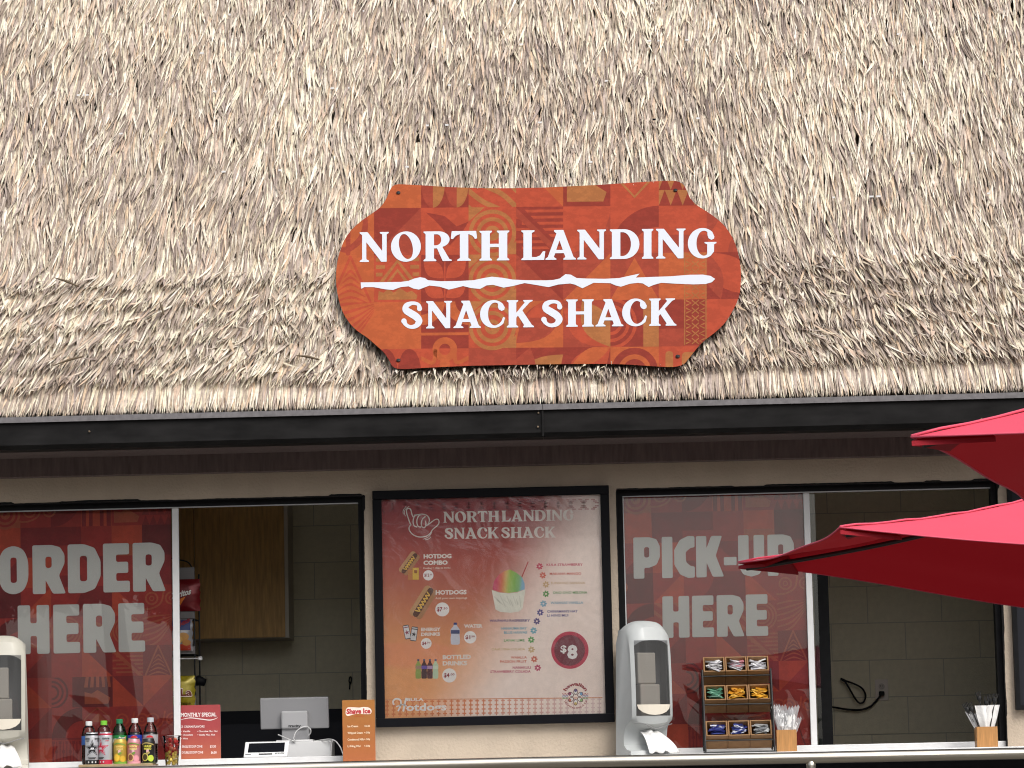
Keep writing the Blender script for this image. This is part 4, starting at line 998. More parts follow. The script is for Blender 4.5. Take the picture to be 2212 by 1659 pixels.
d1['group'] = 'napkin dispensers'
p = at(8, 1650, -.2); d2 = dispenser(m_disp2, 'cream tower napkin dispenser at the left edge, beside the row of drinks'); d2.location = (p[0], -.2, 1.055); d2.rotation_euler = (0, 0, R(8)); d2['group'] = 'napkin dispensers'

# ------------------------------------------------------------------ drinks on the board
zd = Zm(300, 2780, 1/5.2667)
YD = -.24
def dx(zx, Y=YD): return at(*zd(zx, 1170), Y)[0]
ZT = 1.055
g = G(); g.box(dx(112), dx(1640), -.345, -.12, ZT, ZT+.013); tag(g.out('serving_board', mat('board_wood', (.33, .24, .13), .6, var=.2, vscale=20, stretch=(1, 6, 6)), bevel=.003), 'thin wooden board under the row of bottles and cans', 'board')
ZB = ZT+.0132
def wrap(cx, cy, r_, z0):
    return lambda x, y, h=0.: np.array((cx+(r_+h+.0005)*math.sin(x/r_), cy-(r_+h+.0005)*math.cos(x/r_), z0+y))
m_alu = mat('aluminium', (.7, .7, .7), .3, 1)
def can(zx, H, r_, base, bands, label, prints):
    x = dx(zx, YD-.06); y = YD-.06
    c = thing('drink_can', (x, y, ZB), label, 'can', 'drink cans on the board')
    prof = [(r_*.8, 0), (r_*.86, .004), (r_, .014), (r_, H-.022), (r_*.985, H-.018), (r_*.82, H-.004)]
    G().lathe(prof, (x, y, ZB), 32).out('body', base, c, smooth=True, angle=50)
    G().lathe([(r_*.82, H-.004), (r_*.84, H-.001), (r_*.84, H), (r_*.78, H), (r_*.76, H-.004)], (x, y, ZB), 32).out('lid', m_alu, c, smooth=True, angle=50)
    pr = Print(wrap(x, y, r_, ZB), .0003, maxedge=.006)
    for z0, z1v, cc in bands: pr.poly([(-.05*r_/.033, z0), (.05*r_/.033, z0), (.05*r_/.033, z1v), (-.05*r_/.033, z1v)], cc, 1)
    prints(pr, r_, H); pr.build('label_print', m_print, c); return c
SIL = mat('can_silver', (.62, .63, .66), .35, .4); BLK = lin((18, 18, 20)); RED = lin((190, 40, 66))
def rock(c, off=0.):
    def f(pr, r_, H):
        pr.poly([(p[0]+off, p[1]) for p in star(0, .078, .044, .40, 1)], c, 2); pr.poly([(p[0]+off, p[1]) for p in star(0, .078, .037, .40, 1)], lin((200, 202, 206)), 3); pr.poly([(p[0]+off, p[1]) for p in star(0, .078, .032, .40, 1)], c, 4)
        text(pr, 'R', -.0105+off, -.001+off, 0, .010, lin((225, 225, 228)), 6, lambda x, y: (x*1, y), bold=.04, curve=lambda X, Y: (-X+2*off-.0115+.0, Y+.072)); text(pr, 'R', .0005+off, .0105+off, 0, .010, lin((225, 225, 228)), 6, bold=.04, curve=lambda X, Y: (X, Y+.072))
        for xo in (-.045, .012): text(pr, 'ROCKSTAR', xo+off, xo+.034+off, 0, .008, BLK, 6, bold=.05, curve=lambda X, Y: (X, Y+.1215)); text(pr, 'ENERGY', xo+.014+off, xo+.032+off, 0, .005, c, 6, bold=.04, curve=lambda X, Y: (X, Y+.112))
        pr.poly(sq(-.018+off, .026, .014+off, .029), BLK, 5); pr.poly(sq(-.022+off, .031, .018+off, .034), BLK, 5)
        for q in (-.018, 0, .016): pr.poly([(p[0]+q+off, p[1]) for p in ell(0, .011, .004, .005, n=10)], lin((200, 200, 200)), 5)
    return f
can(330, .158, .0335, SIL, [(.0, .021, BLK), (.142, .15, BLK)], 'silver energy drink can with a large black star', rock(BLK, .006))
can(613, .158, .0335, SIL, [(.0, .021, RED), (.142, .15, RED)], 'silver energy drink can with a red star and red band', rock(RED, -.022))
def fruit(cols, txt, tcol):
    def f(pr, r_, H):
        pr.poly(sq(-.03, H*.62, .03, H*.76), cols[0], 2)
        for k, s in enumerate(txt): text(pr, s, -.018, .018, 0, .010, tcol, 4, bold=.04, curve=lambda X, Y, k=k: (X, Y+H*.64-k*.013))
        pr.poly(ell(-.013, .030, .017, .020, n=20), cols[1], 3); pr.poly(ell(-.013, .030, .012, .015, n=20), cols[2], 4)
        pr.poly(ell(.016, .024, .015, .016, n=20), cols[3], 5); pr.poly(ell(.002, .05, .01, .006, n=12, rot=30), cols[4], 4)
        pr.poly(sq(-.006, .05, .006, .068), lin((226, 180, 180)), 3.5)
        pr.poly(stroke([(-.03, .092), (-.01, .099), (.012, .096), (.03, .09)], .006), cols[4], 3)
    return f
can(915, .124, .033, mat('can_gold', (.52, .36, .06), .4, .3), [(0, .012, lin((120, 170, 60)))], 'golden yellow lemonade can with lemon slices', fruit([lin((190, 150, 50)), lin((226, 176, 40)), lin((240, 200, 70)), lin((210, 170, 50)), lin((120, 150, 60))], ('HAWAIIAN', 'LEMONADE'), lin((236, 206, 120))))
can(1200, .124, .033, mat('can_pink', (.62, .27, .3), .4, .3), [(0, .012, lin((230, 160, 170)))], 'pink juice can with passion fruit halves', fruit([lin((190, 110, 100)), lin((226, 190, 120)), lin((130, 80, 60)), lin((226, 150, 160)), lin((110, 140, 60))], ('PASSION', 'ORANGE'), lin((240, 220, 130))))
can(1500, .124, .033, mat('can_black', (.016, .016, .017), .35), [(.0, .006, lin((60, 70, 40)))], 'black juice can with yellow lettering and lime slices', fruit([lin((16, 16, 16)), lin((200, 190, 90)), lin((70, 60, 30)), lin((190, 210, 70)), lin((170, 150, 90))], ('LILIKOI', 'MANGO'), lin((220, 210, 80))))
def bottle(zx, capc, liquid, lab, label, H=.222, lprint=None, clear=m_pet):
    x = dx(zx, YD+.04); y = YD+.04; r_ = .0365
    b = thing('soda_bottle', (x, y, ZB), label, 'bottle', 'soda bottles behind the cans')
    G().lathe([(.026, 0), (.034, .006), (r_, .03), (r_*.95, .075), (r_, .1), (r_, .146), (r_*.93, .157), (.028, .180), (.0165, .196), (.0135, H-.02), (.0135, H-.004)], (x, y, ZB), 28).out('body', clear, b, smooth=True)
    G().lathe([(.024, .003), (.032, .008), (r_-.002, .03), (r_*.95-.002, .075), (r_-.002, .1), (r_-.002, .142), (r_*.93-.002, .156)], (x, y, ZB), 24).out('drink', liquid, b, smooth=True)
    G().lathe([(r_+.0004, .098), (r_+.0006, .1), (r_+.0006, .140), (r_+.0004, .142)], (x, y, ZB), 32).out('label_sleeve', lab, b, smooth=True, angle=50)
    G().lathe([(.0165, H-.022), (.0168, H-.002), (.015, H)], (x, y, ZB), 20).out('cap', capc, b, smooth=True, angle=40)
    if lprint:
        pr = Print(wrap(x, y, r_+.0006, ZB), .0003, maxedge=.006); lprint(pr); pr.build('label_print', m_print, b)
def pep(pr):
    pr.poly(ell(0, .122, .019, .017, n=26), lin((236, 236, 240)), 1); pr.poly(ell(0, .127, .0175, .0115, 0, 180, 14), lin((200, 40, 50)), 2); pr.poly(ell(0, .117, .0175, .0115, 180, 360, 14), lin((30, 60, 160)), 2)
    text(pr, 'PEPSI', -.015, .015, 0, .008, BLK, 4, bold=.05, curve=lambda X, Y: (X, Y+.1185))
def mtn(pr):
    pr.poly([(.004, .098), (.04, .098), (.04, .139), (.02, .122)], lin((206, 176, 110)), 1)
    text(pr, 'Mtn Dew', -.03, .03, 0, .022, lin((226, 236, 220)), 3, bold=.02, shear=.3, curve=lambda X, Y: (X-.004, Y+.111+X*.25))
mw = m_whitep; amber = mat('amber_drink', (.05, .014, .01), .15)
bottle(268, mw, amber, mat('label_blue', (.03, .1, .32), .4), 'white capped bottle with blue label behind the black star can', H=.214)
bottle(580, mat('cap_lime', (.2, .55, .05), .4), mat('pink_drink', (.35, .05, .07), .2), mat('label_red', (.4, .04, .06), .4), 'lime green capped bottle behind the red star can', H=.216)
bottle(905, mat('cap_green', (.02, .2, .08), .4), mat('green_drink', (.05, .13, .01), .15), mat('label_green', (.01, .2, .04), .4), 'green bottle with dark green cap and leafy green label', lprint=mtn, clear=m_petg)
bottle(1222, mw, m_cola, mat('label_royal', (.012, .03, .3), .4), 'white capped cola bottle with royal blue label', H=.224, lprint=pep)
bottle(1547, mat('cap_silver', (.5, .53, .56), .35), m_cola, mat('label_silver', (.45, .45, .47), .35, .3), 'silver capped cola bottle with grey label at the row end', H=.226, lprint=pep)
# fruit cup
fx = dx(1985, -.28); fy = -.28
fc = thing('fruit_cup', (fx, fy, ZT), 'clear plastic cup of cut red and yellow fruit', 'cup')
G().lathe([(.030, 0), (.031, .001), (.042, .138), (.0455, .139), (.0455, .145), (.043, .146)], (fx, fy, ZT), 28).out('cup', m_pet, fc, smooth=True, angle=40)
r_ = np.random.default_rng(3)
for k in range(46):
    z = .010+.12*k/46; a_ = r_.uniform(0, 6.28); rr = (.014 if k % 3 else .006)+r_.uniform(0, .010)+.006*z/.13
    yel = z < .066; c = [mat('pineapple', (.80, .60, .12), .4, var=.2, vscale=60), mat('strawberry', (.6, .03, .03), .35, var=.35, vscale=60), mat('watermelon', (.7, .18, .1), .35, var=.3, vscale=60)] if k == 0 else c
    s = r_.uniform(.009, .013); bm = bmesh.new(); bmesh.ops.create_icosphere(bm, subdivisions=1, radius=1)
    rot = Matrix.Rotation(r_.uniform(0, 6), 4, 'X') @ Matrix.Rotation(r_.uniform(0, 6), 4, 'Z')
    for v in bm.verts: v.co = Vector(v.co)*(1+r_.uniform(-.25, .25)); v.co = rot @ Vector((v.co.x*s, v.co.y*s*.8, v.co.z*s*1.15)) + Vector((fx+rr*math.cos(a_), fy+rr*math.sin(a_), ZT+z))
    mk('fruit_piece', [v.co[:] for v in bm.verts], [[v.index for v in f.verts] for f in bm.faces], c[0 if yel else (1 if k % 3 else 2)], fc, smooth=True); bm.free()

# ------------------------------------------------------------------ counter signs and till
z6 = Zm(650, 2500, .38427)
def panel_sign(Y, corners, name, label, cat, col_fn, thick=.004):
    pl = on_plane((0, Y, 0), (0, -1, 0)); P = [pl(*z6(*c)) for c in corners]
    x0 = (P[0][0]+P[3][0])/2; x1 = (P[1][0]+P[2][0])/2; zt = (P[0][2]+P[1][2])/2
    s = thing(name, ((x0+x1)/2, Y, ZT), label, cat)
    g = G(); g.box(x0, x1, Y+.0006, Y+thick, ZT, zt); g.out('card', m_whitep, s)
    nz_ = 24; V = []; Fc = []
    for j in range(nz_+1): z = zt-(zt-ZT)*j/nz_; V += [(x0, Y, z), (x1, Y, z)]
    for j in range(nz_): Fc.append((2*j, 2*j+2, 2*j+3, 2*j+1))
    o = mk('printed_face', V, Fc, m_print, s); a = o.data.color_attributes.new('Col', 'FLOAT_COLOR', 'POINT')
    a.data.foreach_set('color', np.array([(*lin(col_fn(j/nz_)), 1) for j in range(nz_+1) for _ in range(2)], np.float32).ravel())
    return s, Print(pl, .0003)
ms, pr = panel_sign(.12, [(60, 722), (568, 716), (570, 1300), (62, 1308)], 'counter_sign', 'red MONTHLY SPECIAL ice cream sign standing behind the fruit cup', 'sign', lambda v: (166, 66, 68) if v < .35 else tuple(np.array((166, 66, 68))*(1-(v-.35)/.65)+np.array((184, 108, 72))*((v-.35)/.65)))
WW = lin((240, 225, 222)); t6 = lambda s, a, b, y, c, bo=.02: text(pr, s, a, b, y, c, WW, 3, z6, -.012, bo)
t6('MONTHLY SPECIAL', 163, 526, 838, 40, .035)
pr.poly([z6(*p) for p in stroke([(165, 868), (260, 850), (380, 864), (470, 872), (540, 848)], [4, 9, 10, 10, 3])], WW, 3)
t6('ICE CREAM FLAVORS', 146, 404, 952, 23); t6('• Vanilla', 165, 258, 996, 17); t6('• Chocolate', 165, 285, 1032, 17); t6('• Mint', 165, 235, 1070, 17); t6('• Chocolate Mac. Nut', 330, 538, 996, 17); t6('• Vanilla Mac. Nut', 330, 512, 1032, 17)
t6('SINGLE SCOOP CONE', 172, 382, 1156, 24, .025); t6('$3.50', 460, 522, 1154, 24, .025); t6('DOUBLE SCOOP CONE', 172, 390, 1216, 24, .025); t6('$6.50', 470, 528, 1216, 24, .025)
pr.build('lettering', m_print, ms)
ms2, pr = panel_sign(-.10, [(1808, 675), (2137, 657), (2170, 1285), (1830, 1292)], 'counter_sign', 'orange Shave Ice add-ons price sign leaning by the menu board', 'sign', lambda v: tuple(np.array((170, 112, 50))*(1-v)+np.array((168, 96, 52))*v))
cs = [(1850, 790), (1862, 750), (1900, 740), (1990, 745), (2030, 738), (2090, 745), (2116, 775), (2105, 808), (2050, 812), (1960, 808), (1880, 830), (1856, 820)]
pr.poly([z6(*p) for p in smoothpts(cs, 3, True)], lin((244, 226, 214)), 2); text(pr, 'Shave Ice', 1858, 2106, 808, 50, lin((186, 50, 56)), 3, z6, -.03, .05)
text(pr, 'ADD ONS', 1938, 2034, 840, 15, lin((190, 90, 40)), 3, z6, -.02, .02)
for y, s, p_ in ((946, 'Ice Cream', '+$2.00'), (1014, 'Whipped Cream', '+.50¢'), (1082, 'Condensed Milk', '+.50¢'), (1150, 'Li Hing Mui', '+.50¢')):
    text(pr, s, 1870, 1870+12*len(s), y, 21, lin((246, 226, 196)), 3, z6, -.014, .02, ); text(pr, p_, 2040, 2100, y-4, 19, lin((246, 226, 196)), 3, z6, -.014, .02)
pr.build('lettering', m_print, ms2)
# till screen seen from behind, on the inner counter
YT = .34; p6 = on_plane((0, YT, 0), (0, -1, 0))
def W6(x, y, Y=YT): return at(*z6(x, y), Y)
c0 = W6(975, 650); c1 = W6(1680, 955); zb = 1.053
till = thing('till_monitor', ((c0[0]+c1[0])/2, YT, zb), 'grey till screen seen from behind, on a white cash drawer', 'monitor')
g = G(); g.box(c0[0], c1[0], YT, YT+.03, c1[2], c0[2]); g.xf(Matrix.Translation((0, YT, c1[2])) @ Matrix.Rotation(R(8), 4, 'X') @ Matrix.Translation((0, -YT, -c1[2])))
g.out('screen_back', m_greyd, till, bevel=.005)
s0_, s1_ = W6(1195, 785), W6(1470, 960)
g = G(); g.box(s0_[0], s1_[0], YT-.045, YT-.004, s1_[2], s0_[2]); hub = g.out('hinge_cover', m_grey, till, bevel=.008)
pr = Print(on_plane((0, YT-.0455, 0), (0, -1, 0)), .0003); text(pr, 'gravity', 1257, 1392, 944, 26, BLK, 2, z6, -.01, .03); pr.build('lettering', m_print, hub)
n0, n1 = W6(1200, 955), W6(1480, 1078); zd_ = W6(1250, 1097, .3)[2]
g = G(); g.box(n0[0], n1[0], YT-.03, YT+.03, zd_+.01, n0[2]); g.out('neck', m_greyd, till, bevel=.004)
f0, f1 = W6(1150, 1075), W6(1522, 1095); g = G(); g.box(f0[0], f1[0], YT-.06, YT+.1, zd_+.001, zd_+.010); g.out('foot', m_whitep, till, bevel=.002)
e0, e1 = W6(1250, 1097, .26), W6(1702, 1270, .26)
g = G(); g.box(e0[0], e1[0], .26, .5, zb, zd_); tag(g.out('cash_drawer', m_whitep, bevel=.004), 'white cash drawer under the till screen', 'cash drawer')
def cable(name, pts, label, r=.0032, m=m_cable, Y=None, tr=z6):
    P = [at(*tr(x, y), yy) for x, y, yy in pts]; g = G(); g.tube(smoothpts(P, 8), r, 6); return tag(g.out(name, m, smooth=True), label, 'cable')
cable('cable', [(1158, 1022, .27), (1200, 1040, .26), (1280, 1075, .25), (1335, 1090, .25), (1318, 1060, .25), (1345, 990, .26), (1400, 950, .27), (1455, 940, .275), (1490, 970, .27), (1490, 1005, .28), (1470, 1030, .285)], 'white cable looped in front of the till screen stand')
cable('cable', [(1520, 1090, .30), (1600, 1078, .27), (1680, 1068, .25), (1740, 1085, .22), (1790, 1140, .2), (1815, 1200, .19), (1838, 1262, .18)], 'white cable trailing right from the till to the orange sign')
cable('cable', [(1545, 1098, .29), (1620, 1086, .255), (1695, 1085, .24), (1720, 1078, .23), (1708, 1110, .22), (1702, 1200, .22), (1702, 1270, .22)], 'thin white cable hanging down beside the cash drawer', r=.0022)
# customer display in front
YC = .05
cdp = thing('payment_display', W6(1035, 1310, YC), 'small white customer display tilted back on a stand', 'display')
A = [W6(822, 1095, .11), W6(1275, 1085, .11), W6(1250, 1240, YC), W6(803, 1250, YC)]
nrm_ = np.cross(A[1]-A[0], A[3]-A[0]); nrm_ /= np.linalg.norm(nrm_)
if nrm_[1] > 0: nrm_ = -nrm_
V = [*A, *[a_-nrm_*.014 for a_ in A]]
mk('casing', V, [(0, 1, 2, 3), (7, 6, 5, 4), (0, 4, 5, 1), (1, 5, 6, 2), (2, 6, 7, 3), (3, 7, 4, 0)], m_whitep, cdp, bevel=.004)
pl6 = on_plane(A[0], nrm_); pr = Print(pl6, .0006)
V = [pl6(*z6(*q), .0012) for q in ((862, 1112), (1228, 1102), (1220, 1196), (846, 1206))]
mk('screen', V, [(0, 1, 2, 3)], m_screen, cdp)
V = [pl6(*z6(*q), .0012) for q in ((960, 1216), (1098, 1213), (1098, 1225), (960, 1228))]; mk('card_slot', V, [(0, 1, 2, 3)], m_screen, cdp)
text(pr, 'gravity', 1126, 1226, 1217, 14, BLK, 2, z6, -.02, .02); pr.poly([z6(*p) for p in sq(822, 1220, 880, 1227)], lin((90, 90, 95)), 2); pr.build('lettering', m_print, cdp)
b0, b1 = W6(905, 1250, .09), W6(1190, 1310, .09)
g = G(); g.box(b0[0], b1[0], .065, .16, ZT+.003, W6(1000, 1240, .09)[2]); g.out('stand', m_grey, cdp, bevel=.01)
b0, b1 = W6(826, 1262, .14), W6(912, 1310, .14)
g = G(); g.box(b0[0], b1[0], .10, .17, ZT+.003, b0[2]); tag(g.out('receipt_box', m_grey, bevel=.004), 'small grey box beside the customer display stand', 'box')

# ------------------------------------------------------------------ inside, left: cupboard, back counter, crisps rack
z5 = Zm(650, 1900, .42205)
def W5(x, y, Y): return at(*z5(x, y), Y)
YK = 1.42
k0, k1 = W5(-300, 150, YK), W5(1120, 1440, YK); xs_ = W5(270, 500, YK)[0]
cup_ = thing('wall_cupboard', ((k0[0]+k1[0])/2, 1.58, k1[2]), 'brown oak wall cupboard inside the left window', 'cupboard')
g = G(); g.box(k0[0], k1[0]+.02, YK+.02, 1.75, k1[2]-.004, 2.53); g.out('carcass', mat('cupboard_side', (.5, .45, .37), .6), cup_)
g = G(); g.box(k0[0], xs_-.002, YK, YK+.019, k1[2], 2.5); g.out('door', m_oak, cup_)
g = G(); g.box(xs_+.002, k1[0], YK, YK+.019, k1[2], 2.5); g.out('door', m_oak, cup_)
q0 = W6(300, 930, 1.2)[2]
g = G(); g.box(-2.9, .35, 1.15, 1.75, .87, q0); bc = g.out('back_counter', m_dark); tag(bc, 'dark counter along the back wall inside the left window', 'counter')
g = G(); g.box(-2.9, .35, 1.16, 1.74, 0.02, .87); g.out('base', m_dark, bc)
g = G(); g.box(-2.9, .35, 1.735, 1.75, q0, q0+.09); g.out('upstand', m_dark, bc)
YR = .62
rk = thing('snack_rack', W5(150, 1600, YR)*np.array((1, 1, 0))+np.array((0, 0, .02)), 'black wire rack of snack bags just behind the left white stile', 'rack')
xr = W5(270, 1000, YR)[0]; xl = xr-.36
g = G()
for x in (xl, xr):
    for y in (YR, YR+.22): g.tube([(x, y, .02), (x, y, W5(200, 830, YR)[2])], .005, 6)
g.tube(smoothpts([W5(-40, 690, YR), W5(140, 722, YR), W5(215, 745, YR), W5(255, 800, YR)], 5), .004, 6)
g.out('frame', m_wire, rk)
for zy in (905, 1270, 1600, 2100):
    zz_ = W5(200, zy, YR)[2]
    g = G()
    for k in range(5): g.tube([(xl, YR+k*.055, zz_), (xr, YR+k*.055, zz_)], .003, 5)
    g.out('shelf', m_wire, rk)
    g = G(); g.box(xl, xr+.004, YR-.012, YR-.008, zz_, zz_+.062 if zy != 1600 else zz_+.04); g.out('price_strip', mat('strip', (.2, .19, .19), .5), rk)
g = G(); p = W5(325, 1640, YR-.06); g.lathe([(.0, -.012), (.012, -.008), (.012, .008), (.0, .012)], p, 10); g.tube([p, p+np.array((-.16, 0, 0))], .003, 6); g.out('hook_end', m_whitep, rk)
def bag(x0, x1, zb_, zt, Y, m_, label, prf):
    b = thing('snack_bag', ((x0+x1)/2, Y, zb_), label, 'snack bag', 'snack bags on the rack')
    V = []; Fc = []; nx_, nz_ = 10, 12; rr = np.random.default_rng(int(abs(x0)*1000) % 97)
    def dep(u_, v_): return .035*(max(0, 1-(2*u_-1)**2)**.5)*(max(0, math.sin(math.pi*v_))**.6)
    for sgn in (-1, 1):
        for j in range(nz_+1):
            for i in range(nx_+1):
                u_, v_ = i/nx_, j/nz_; V.append((x0+(x1-x0)*u_+.004*math.sin(j*2.1), Y+sgn*(dep(u_, v_)+.0008)+rr.normal(0, .0016), zb_+(zt-zb_)*v_))
    n_ = (nx_+1)*(nz_+1)
    for s_ in (0, 1):
        for j in range(nz_):
            for i in range(nx_):
                q = [s_*n_+j*(nx_+1)+i, s_*n_+j*(nx_+1)+i+1, s_*n_+(j+1)*(nx_+1)+i+1, s_*n_+(j+1)*(nx_+1)+i]; Fc.append(q if s_ == 0 else q[::-1])
    mk('bag', V, Fc, m_, b, smooth=True)
    def mp(x, y, h=0.):
        u_ = (x-x0)/(x1-x0); v_ = (y-zb_)/(zt-zb_); return np.array((x, Y-dep(min(1, max(0, u_)), min(1, max(0, v_)))-.004-h, y))
    pr = Print(mp, .0003, maxedge=.02); prf(pr, x0, x1, zb_, zt); pr.build('bag_print', m_print, b)
mfoil = lambda n_, c: mat(n_, c, .3, .2)
bx1 = W5(330, 1000, YR)[0]; z0_ = W5(200, 1203, YR)[2]; z1_ = W5(200, 905, YR)[2]
def pr1(pr, x0, x1, zb_, zt):
    pr.poly([(x0+.04, zb_+.02), (x1-.03, zb_+.05), (x1-.06, zt-.03), (x0+.08, zt-.02)], lin((120, 12, 20)), 1)
    text(pr, 'Doritos', x1-.155, x1-.045, 0, .032, lin((236, 232, 226)), 3, bold=.04, shear=.2, curve=lambda X, Y: (X, Y+zb_+.066+(X-x1+.13)*.25)); pr.poly([(x1-.13, zb_+.05), (x1-.07, zb_+.075), (x1-.10, zb_+.03)], lin((226, 120, 40)), 2)
bag(bx1-.24, bx1, z0_, z1_, YR-.02, mfoil('bag_red', (.2, .008, .012)), 'red tortilla chip bag on the top shelf of the rack', pr1)
bx2 = W5(262, 1400, YR)[0]; z0_ = W5(200, 1578, YR)[2]; z1_ = W5(200, 1278, YR)[2]
def pr2(pr, x0, x1, zb_, zt):
    H = zt-zb_
    pr.poly(sq(x0+.01, zb_+H*.66, x1-.01, zt-.005), lin((24, 50, 120)), 1); pr.poly(sq(x0+.01, zb_+.005, x1-.01, zb_+H*.22), lin((190, 60, 36)), 1)
    text(pr, 'Ruffles', x1-.15, x1-.012, 0, .03, lin((150, 40, 60)), 3, bold=.05, curve=lambda X, Y: (X, Y+zb_+H*.66+(X-x1+.1)*.5))
    pr.poly(ell(x1-.045, zb_+H*.45, .028, .022, n=16), lin((206, 150, 76)), 2); pr.poly(ell(x1-.075, zb_+H*.36, .026, .02, n=16), lin((222, 176, 100)), 2.4); pr.poly(ell(x1-.03, zb_+H*.27, .022, .016, n=16), lin((200, 140, 70)), 2.7)
bag(bx2-.22, bx2, z0_, z1_, YR-.02, mfoil('bag_white', (.36, .36, .38)), 'white and blue potato chip bag on the middle shelf', pr2)
bx3 = W6(312, 600, YR)[0]; z0_ = W6(200, 735, YR)[2]; z1_ = W6(200, 420, YR)[2]
def pr3(pr, x0, x1, zb_, zt):
    text(pr, 'Ma La', x1-.17, x1-.012, 0, .042, lin((226, 206, 190)), 3, bold=.06, curve=lambda X, Y: (X, Y+zb_+.072)); text(pr, 'Ma La', x1-.167, x1-.014, 0, .036, lin((110, 40, 20)), 4, bold=.03, curve=lambda X, Y: (X, Y+zb_+.075))
    text(pr, 'Chips', x1-.09, x1-.02, 0, .014, lin((90, 70, 10)), 3, bold=.03, curve=lambda X, Y: (X, Y+zb_+.03))
bag(bx3-.24, bx3, z0_-.02, z1_, YR-.02, mfoil('bag_yellow', (.34, .27, .015)), 'yellow chip bag on the lowest visible rack shelf', pr3)
g = G(); p = W6(350, 490, YR+.08); g.tube([p+np.array((-.06, 0, .0)), p+np.array((.0, 0, .012)), p+np.array((.032, 0, 0))], [.02, .028, .02], 10); tag(g.out('scanner_head', m_black, smooth=True), 'black rounded gadget poking out behind the yellow bag', 'gadget')
g = G(); P = [W6(x, y, 1.74) for x, y in ((1890, 560), (1893, 500), (1885, 470), (1895, 432), (1908, 440), (1905, 480), (1893, 510))]; g.tube(smoothpts(P, 5), .004, 6); tag(g.out('cord_loop', m_black, smooth=True), 'small black cord loop hanging on the back wall near the left window edge', 'cord')

# ------------------------------------------------------------------ inside, right: black upright, socket, cord
z9 = Zm(3150, 2400, .39873)
def W9(x, y, Y): return at(*z9(x, y), Y)
xa, xb = W9(232, 700, .5)[0], W9(310, 700, .5)[0]
g = G(); g.box(xa-.03, xb, .5, .58, .02, 2.08); tag(g.out('door_edge', m_black), 'tall black door edge standing inside the right window', 'door')
c_ = W9(807, 795, 1.745); so2 = thing('wall_socket', (c_[0], 1.748, c_[2]-.06), 'beige wall socket on the block wall with one plug in it', 'socket')
g = G(); g.box(c_[0]-.036, c_[0]+.036, 1.743, 1.7502, c_[2]-.058, c_[2]+.058); g.out('plate', mat('socket_plate', (.6, .52, .45), .4), so2, bevel=.002)
for dz in (-.02, .02):
    g = G(); g.lathe([(.0165, 0), (.0165, .003), (.014, .004)], n=16); g.xf(Matrix.Translation((c_[0], 1.743, c_[2]+dz)) @ Matrix.Rotation(R(90), 4, 'X')); rc = g.out('receptacle', mat('socket_face', (.42, .36, .31), .4), so2)
    g = G()
    for q in (-.006, .006): g.box(c_[0]+q-.001, c_[0]+q+.001, 1.738, 1.7389, c_[2]+dz-.002, c_[2]+dz+.006)
    g.out('slot', m_ink, rc)
g = G(); P = [W9(x, y, Y_) for x, y, Y_ in ((805, 830, 1.715), (790, 855, 1.71), (750, 905, 1.72), (690, 960, 1.72), (600, 990, 1.72), (480, 988, 1.72), (330, 965, 1.7), (230, 955, 1.6))]
g.tube(smoothpts(P, 7), .0055, 8); pc_ = g.out('power_cord', m_black, smooth=True); tag(pc_, 'black power cord with its plug in the wall socket', 'cord')
g = G(); pp = W9(806, 830, 1.72); g.box(pp[0]-.014, pp[0]+.014, 1.69, 1.738, pp[2]-.012, pp[2]+.012); g.out('plug', m_black, pc_, bevel=.004)
g = G(); P = [W9(x, y, 1.71) for x, y in ((400, 680), (470, 710), (560, 745), (620, 785), (648, 850), (630, 910), (595, 925), (560, 900), (510, 820), (450, 720), (400, 690))]
g.tube(smoothpts(P, 7), .005, 8); tag(g.out('cord_loop', m_black, smooth=True), 'black teardrop loop of cord hanging left of the wall socket', 'cord')

# ------------------------------------------------------------------ condiment rack
zr = Zm(2750, 2560, 1/4.1476)
YQ = -.2
def Wr(x, y, Y=YQ): return at(*zr(x, y), Y)
q0, q1 = Wr(115, 1620, -.3), Wr(1245, 1600, -.3); lx, rx = q0[0], q1[0]
crk = thing('condiment_rack', ((lx+rx)/2, YQ, ZT), 'black wire three-tier rack holding nine tilted wooden bins', 'rack')
zt_ = Wr(80, 330, -.13)[2]
g = G(); lean_ = .0
for x in (lx, rx):
    g.tube([(x, -.31, ZT+.004), (x, -.30, ZT+.06), (x, -.14, zt_), (x, -.10, zt_-.01), (x, -.06, ZT+.02), (x, -.06, ZT+.004), (x, -.31, ZT+.004)], .0048, 8)
g.tube([(lx, -.31, ZT+.004), (rx, -.31, ZT+.004)], .004, 8); g.tube([(lx, -.06, ZT+.004), (rx, -.06, ZT+.004)], .004, 8)
g.out('side_frame', m_wire, crk)
PK = {'white': ((200, 198, 200), (236, 236, 236), (180, 178, 184)), 'pink': ((196, 130, 140), (214, 150, 158), (206, 200, 204)), 'green': ((130, 170, 150), (70, 120, 96), (170, 200, 186), (90, 140, 116)),
      'yellow': ((214, 158, 50), (190, 130, 36), (226, 180, 84)), 'blue': ((34, 40, 96), (60, 70, 130), (206, 208, 220), (44, 48, 110)), 'grey': ((150, 152, 154), (176, 178, 178), (130, 132, 136))}
m_pk = {c: mat('packet_'+str(i), lin(c), .35) for i, c in enumerate({c for v in PK.values() for c in v})}
ROWS = [(340, -.135, ('white', 'white', 'white'), 'top'), (805, -.185, ('green', 'yellow', 'yellow'), 'middle'), (1392, -.245, ('blue', 'blue', 'grey'), 'bottom')]
POS = ('left', 'centre', 'right'); bw_ = (rx-lx-.012)/3
